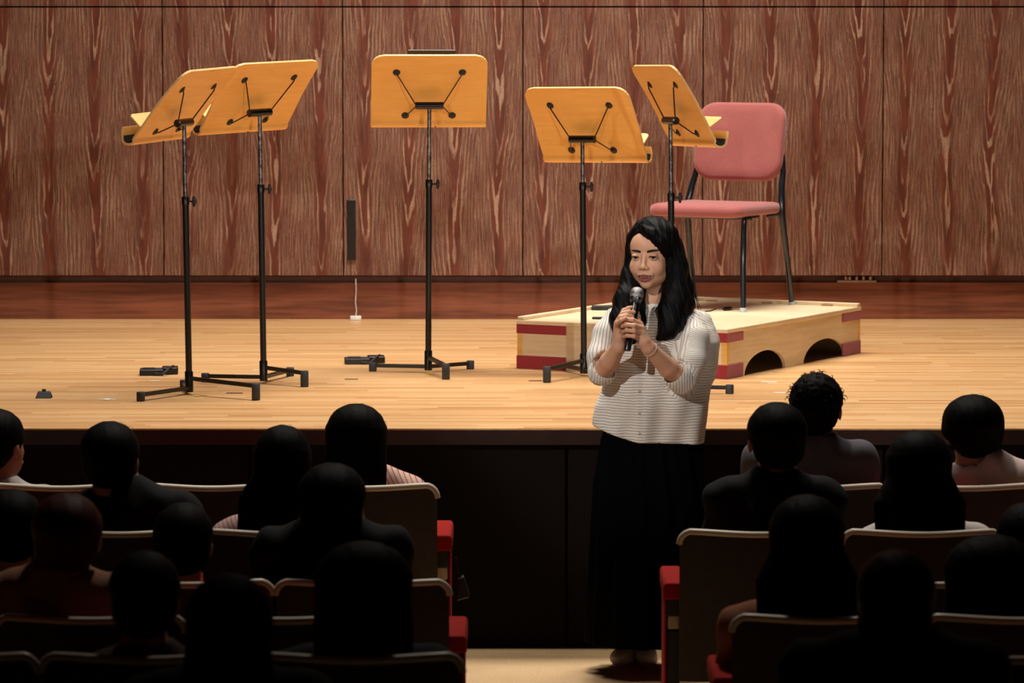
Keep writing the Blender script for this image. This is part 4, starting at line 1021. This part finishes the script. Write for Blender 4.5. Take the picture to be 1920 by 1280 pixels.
# ============================================================ the audience
def aud(r, cx, top, style='short', width=96, shirt=(14, 14, 16), sleeve=None, skin=True, hairm=None, yaw=0, lean=0, hairlen=None, label='', sh=None, shz=None, broad=.40, curl=False, ear=True, up=0, striped=False):
    Y = ROWY[r]+.20; b = rowbase(r)
    pt = pix(cx, top, Y); s = FOC/math.hypot(Y, 1.2)
    hw = width/s/2                     # half width of the hair
    head = np.array([pt[0], Y, pt[2]-.118-.01])     # eye level centre
    root = empty('person', (pt[0], Y, b), label=label, cat='person', group='seated audience')
    org = np.array([pt[0], Y, b])
    X0 = sh if sh is not None else cx
    shc = pix(X0, top, Y)[0]; zsh = pt[2]-(shz if shz else .315)
    seatz = b+.46
    h = .0085
    F = Field(np.arange(min(head[0], shc)-.33, max(head[0], shc)+.33, h), np.arange(Y-.16, Y+.62, h), np.arange(b-.0, pt[2]+.05, h))
    Rz = np.array(Matrix.Rotation(R(yaw), 3, 'Z'))    # face looks towards +y turned by yaw
    hd = lambda x, y, z: head+Rz@np.array([x, y, z])
    k_ = min(max(hw/.088, .88), 1.12)
    F.ell(hd(0, -.015, .03), (.073*k_, .09*k_, .082), Rz, .01); F.ell(hd(0, .03, -.03), (.058, .06, .068), Rz, .02); F.ell(hd(0, .045, -.08), (.038, .04, .032), Rz, .02)
    F.cap(hd(0, .085, -.005), hd(0, .104, -.036), .008, .010, .01)
    for q in (-1, 1):
        F.ell(hd(q*.076*k_, .0, -.012), (.009, .018, .031), Rz, .008); F.ell(hd(q*.03, .09, 0), (.015, .01, .01), Rz, .008, 'sub')
    F.ell(hd(0, .09, -.068), (.02, .01, .012), Rz, .008)
    neck = np.array([shc*.6+head[0]*.4, Y-.015, zsh+.03])
    F.cap(neck, hd(0, -.012, -.085), .056, .052, .03)
    che = np.array([shc, Y-.0, zsh-.17]); pel = np.array([shc, Y+.01, seatz+.09])
    F.ell(che, (broad*.42, .105, .2), None, .05); F.ell(pel, (.16, .12, .11), None, .05)
    def limbs(G, grow, k, legs=True, arms=True):
        for q in (-1, 1):
            sj = np.array([shc+q*broad*.44, Y, zsh-.035]); ej = np.array([shc+q*(broad*.44+.035), Y+.06, zsh-.30]); wj = np.array([shc+q*.10, Y+.27, seatz+.17])
            if arms:
                G.cap(np.array([shc, Y-.01, zsh+.012]), sj, .05+grow, .052+grow, k+.02); G.cap(sj, ej, .047+grow, .040+grow, k)
            if arms == 'long' or not G is S: G.cap(ej, wj, .038+grow, .026+grow, k)
            if not G is S:
                wk = wj+np.array([-q*.03, .05, -.01]); G.cap(wj, wk, .024, .022, .01)
                for f_ in range(4): G.cap(wk, wk+np.array([-q*(.01+.012*f_)+q*.02, .055-.004*f_, -.03]), .0105, .009, .004)
                G.cap(wk, wk+np.array([-q*.04, .01, .01]), .011, .009, .004)
            if legs:
                hj = np.array([shc+q*.09, Y+.04, seatz+.06]); kj = np.array([shc+q*.11, Y+.42, seatz+.05]); aj = np.array([shc+q*.11, Y+.46, b+.09])
                G.cap(hj, kj, .078+grow, .056+grow, k); G.cap(kj, aj, .054+grow, .036+grow, k)
                if not G is S: G.cap(aj, aj+np.array([0, .10, -.055]), .034, .028, .01)
    S = None
    limbs(F, 0, .03)
    if curl or True: pass
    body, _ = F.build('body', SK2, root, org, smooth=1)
    # clothes
    S = Field(np.arange(shc-.33, shc+.33, h), np.arange(Y-.17, Y+.3, h), np.arange(seatz-.03, zsh+.10, h))
    S.ell(che, (broad*.42+.016, .122, .215), None, .05); S.ell(pel, (.18, .135, .12), None, .05)
    S.cap(neck-np.array([0, 0, .045]), neck+np.array([0, 0, .0]), .075, .062, .03)
    limbs(S, .012, .03, legs=False)
    Xs_, Ys_, Zs_ = S.pts((slice(None),)*3)
    S.D += np.where(np.abs(S.D) < .05, .003*np.sin(Xs_*60+Zs_*35)+.0025*np.sin(Xs_*25-Zs_*50), 0)
    S.cap(neck, hd(0, -.012, -.085), .058, .06, .004, 'sub')
    mat = fabric('shirt_%d_%d' % (cx, top), shirt, tuple(min(255, c+12) for c in shirt), 260, .002, .85, 0)
    if striped:
        t = NT('striped_shirt_%d' % cx); p_ = t.obj(); xx_ = t.sep(p_)[0]; ws = t.ss(t.m_('ABSOLUTE', t.m_('SUBTRACT', t.m_('FRACT', t.m_('MULTIPLY', t.m_('ADD', xx_, t.m_('MULTIPLY', t.sep(p_)[2], .5)), 60.)), .5)), .36, .42)
        mat = t.set(t.mix(ws, lin(shirt), lin((150, 96, 88))), .8)
    S.build('shirt', mat, root, org, smooth=1)
    T = Field(np.arange(shc-.22, shc+.22, .012), np.arange(Y-.14, Y+.56, .012), np.arange(b+.08, seatz+.16, .012))
    T.ell(pel-np.array([0, 0, .03]), (.178, .132, .1), None, .05)
    for q in (-1, 1):
        hj = np.array([shc+q*.09, Y+.04, seatz+.06]); kj = np.array([shc+q*.11, Y+.42, seatz+.05]); aj = np.array([shc+q*.11, Y+.46, b+.11])
        T.cap(hj, kj, .09, .068, .03); T.cap(kj, aj, .066, .055, .02)
    T.build('trousers', DARKCLOTH, root, org, smooth=1)
    # hair
    hh = .0065; L = hairlen or .0
    hz0 = head[2]-.14-L
    Gh = Field(np.arange(head[0]-.17, head[0]+.17, hh), np.arange(Y-.20, Y+.15, hh), np.arange(hz0-.02, pt[2]+.04, hh))
    if style in ('short', 'curly', 'bowl'):
        Gh.ell(hd(0, -.018, .034), (hw, .1*k_, .094), Rz, .01); Gh.ell(hd(0, -.05, -.025), (hw*.88, .058, .065 if style != 'bowl' else .07), Rz, .02)
        if style == 'bowl': Gh.ell(hd(0, -.01, .0), (hw*1.0, .09, .055), Rz, .02)
        Gh.ell(hd(0, .085, -.045), (.085, .075, .09), Rz, .01, 'sub')
        for q in (-1, 1):
            if style != 'bowl': Gh.ell(hd(q*.09, .012, -.03), (.022, .03, .034), Rz, .005, 'sub')
        Gh.cap(hd(0, .02, -.2), hd(0, .03, -.06), .06, .05, .01, 'sub')
    else:
        Gh.ell(hd(0, -.018, .034), (hw, .102, .094), Rz, .01)
        Gh.ell(hd(0, .095, -.055), (.075, .075, .10), Rz, .02, 'sub')
        w2 = hw*(1.05 if style == 'long' else 1.42)
        Gh.loft([(hz0, head[0]+lean, Y-.085, w2*.72, .028), (hz0+.06, head[0]+lean*.8, Y-.08, w2*.95, .040), (head[2]-.10, head[0]+lean*.3, Y-.06, w2, .062), (head[2]-.02, head[0], Y-.035, hw*1.0, .078), (head[2]+.04, head[0], Y-.02, hw*.93, .08)], k=.025, p=2.2)
        Gh.ell(hd(0, .085, -.06), (.062, .08, .10), Rz, .01, 'sub')
    Xh, Yh, Zh = Gh.pts((slice(None),)*3); am = .0028 if style != 'curly' else .006
    if style == 'curly': n_ = np.sin(Xh*130+3*np.sin(Zh*90))*np.sin(Yh*120+2*np.sin(Xh*70))*np.sin(Zh*140+Xh*60)*1.6
    else: n_ = np.sin(Xh*150+6*np.sin(Zh*10)+Yh*50)+.6*np.sin(Xh*290+Yh*90)
    Gh.D += np.where(np.abs(Gh.D) < .04, am*n_*(.6 if style == 'curly' else .22), 0)
    ho, Pq = Gh.build('hair', hairm or HAIR2, root, org, smooth=1)
    # stray hairs so that the outline is not glassy
    rg = np.random.RandomState(cx); tu = MB(); topm = Pq[Pq[:, 2] > head[2]+.02]
    n = 90 if style == 'curly' else 26
    for i in range(n):
        p = topm[rg.randint(len(topm))]; nrm = p-head; nrm /= np.linalg.norm(nrm); tg = np.cross(nrm, rg.randn(3)); tg /= np.linalg.norm(tg)
        l_ = (.013 if style == 'curly' else .014)*(.5+rg.rand()); lift = .7 if style == 'curly' else .25
        q = [p-nrm*.004, p+tg*l_*.5+nrm*l_*lift*.6, p+tg*l_+nrm*l_*lift*.75, p+tg*l_*1.4+nrm*l_*lift*.3]
        tu.tube([z_-org for z_ in q], [.0016 if style == 'curly' else .0007, .0015 if style == 'curly' else .0006, .001 if style == 'curly' else .0004, .0003], 5)
    tag(tu.build('stray_hairs', hairm or HAIR2, ho), kind='stuff')
    return root
DARKCLOTH = simple('dark_trouser_cloth', (16, 17, 22), .85)
aud(1, 0, 765, 'short', 98, (170, 165, 160), yaw=-40, sh=-22, shz=.30, label='short-haired person glimpsed at the left edge of the front row with a white collar')
aud(2, 206, 788, 'short', 113, (9, 9, 11), shz=.265, sh=245, broad=.37, label='short-haired person in a black top seated in the second row, neck bare above the collar')
aud(2, 530, 795, 'long_wide', 106, (196, 160, 152), hairlen=.20, lean=-.03, shz=.335, sh=512, broad=.31, striped=True, label='long-haired person in striped pale pink sleeves, second row, left block')
aud(1, 668, 755, 'long', 113, (232, 186, 168), hairlen=.10, shz=.28, sh=684, broad=.34, striped=True, label='long-haired person in a pale pink striped top in the front row aisle seat')
aud(3, 622, 866, 'short', 130, (12, 14, 14), shz=.225, broad=.40, label='broad-shouldered dark-haired person in a black top, third row left of the aisle')
aud(3, 344, 940, 'short', 114, (12, 12, 13), shz=.35, broad=.34, label='small round dark head low in the third row, left block')
aud(3, 24, 915, 'short', 120, (12, 12, 13), shz=.32, label='cropped dark head at the left edge, third row')
aud(4, 126, 922, 'short', 134, (150, 104, 80), shz=.26, sh=100, broad=.42, hairm=HAIRR, label='reddish-haired person with tan shoulders in the fourth row, left block')
aud(5, 272, 1030, 'short', 136, (60, 42, 34), shz=.30, broad=.38, label='round dark head with bare brownish neck in the fifth row')
aud(5, 682, 1012, 'long', 180, (10, 10, 12), hairlen=.16, shz=.30, broad=.40, label='large long-haired dark head in the fifth row beside the aisle')
aud(6, 430, 1072, 'long', 160, (10, 10, 12), hairlen=.14, shz=.26, broad=.42, label='dark long-haired head in the bottom centre-left, nearest the camera')
aud(1, 1532, 697, 'curly', 100, (88, 84, 92), shz=.275, broad=.40, yaw=-14, sh=1520, label='curly-haired person in a grey shirt in the front row, right block')
aud(1, 1822, 738, 'bowl', 116, (214, 190, 184), shz=.28, sh=1862, yaw=14, broad=.36, label='bowl-haired person in a pale pink shirt at the front row\'s right end')
aud(2, 1455, 752, 'short', 113, (10, 10, 12), shz=.285, broad=.38, yaw=10, label='short-haired person in a black top, second row aisle seat of the right block')
aud(2, 1722, 805, 'long_wide', 122, (206, 196, 190), hairlen=.14, shz=.34, broad=.36, sh=1740, label='big wavy-haired person with white sleeves in the second row, right block')
aud(3, 1925, 940, 'short', 116, (10, 10, 12), shz=.28, label='dark head cut by the right edge of the picture, third row')
aud(4, 1512, 925, 'long_wide', 138, (150, 92, 66), hairlen=.14, shz=.335, sh=1505, broad=.38, label='long-haired person with a brownish shoulder in the fourth row aisle seat, right block')
aud(4, 1858, 1000, 'long', 176, (10, 10, 12), hairlen=.10, shz=.28, broad=.46, label='large dark head at the lower right, fourth row')
aud(6, 1680, 1028, 'short', 150, (14, 20, 16), shz=.24, broad=.44, hairm=HAIRR, label='dark head with a reddish crown at the bottom right, nearest the camera')
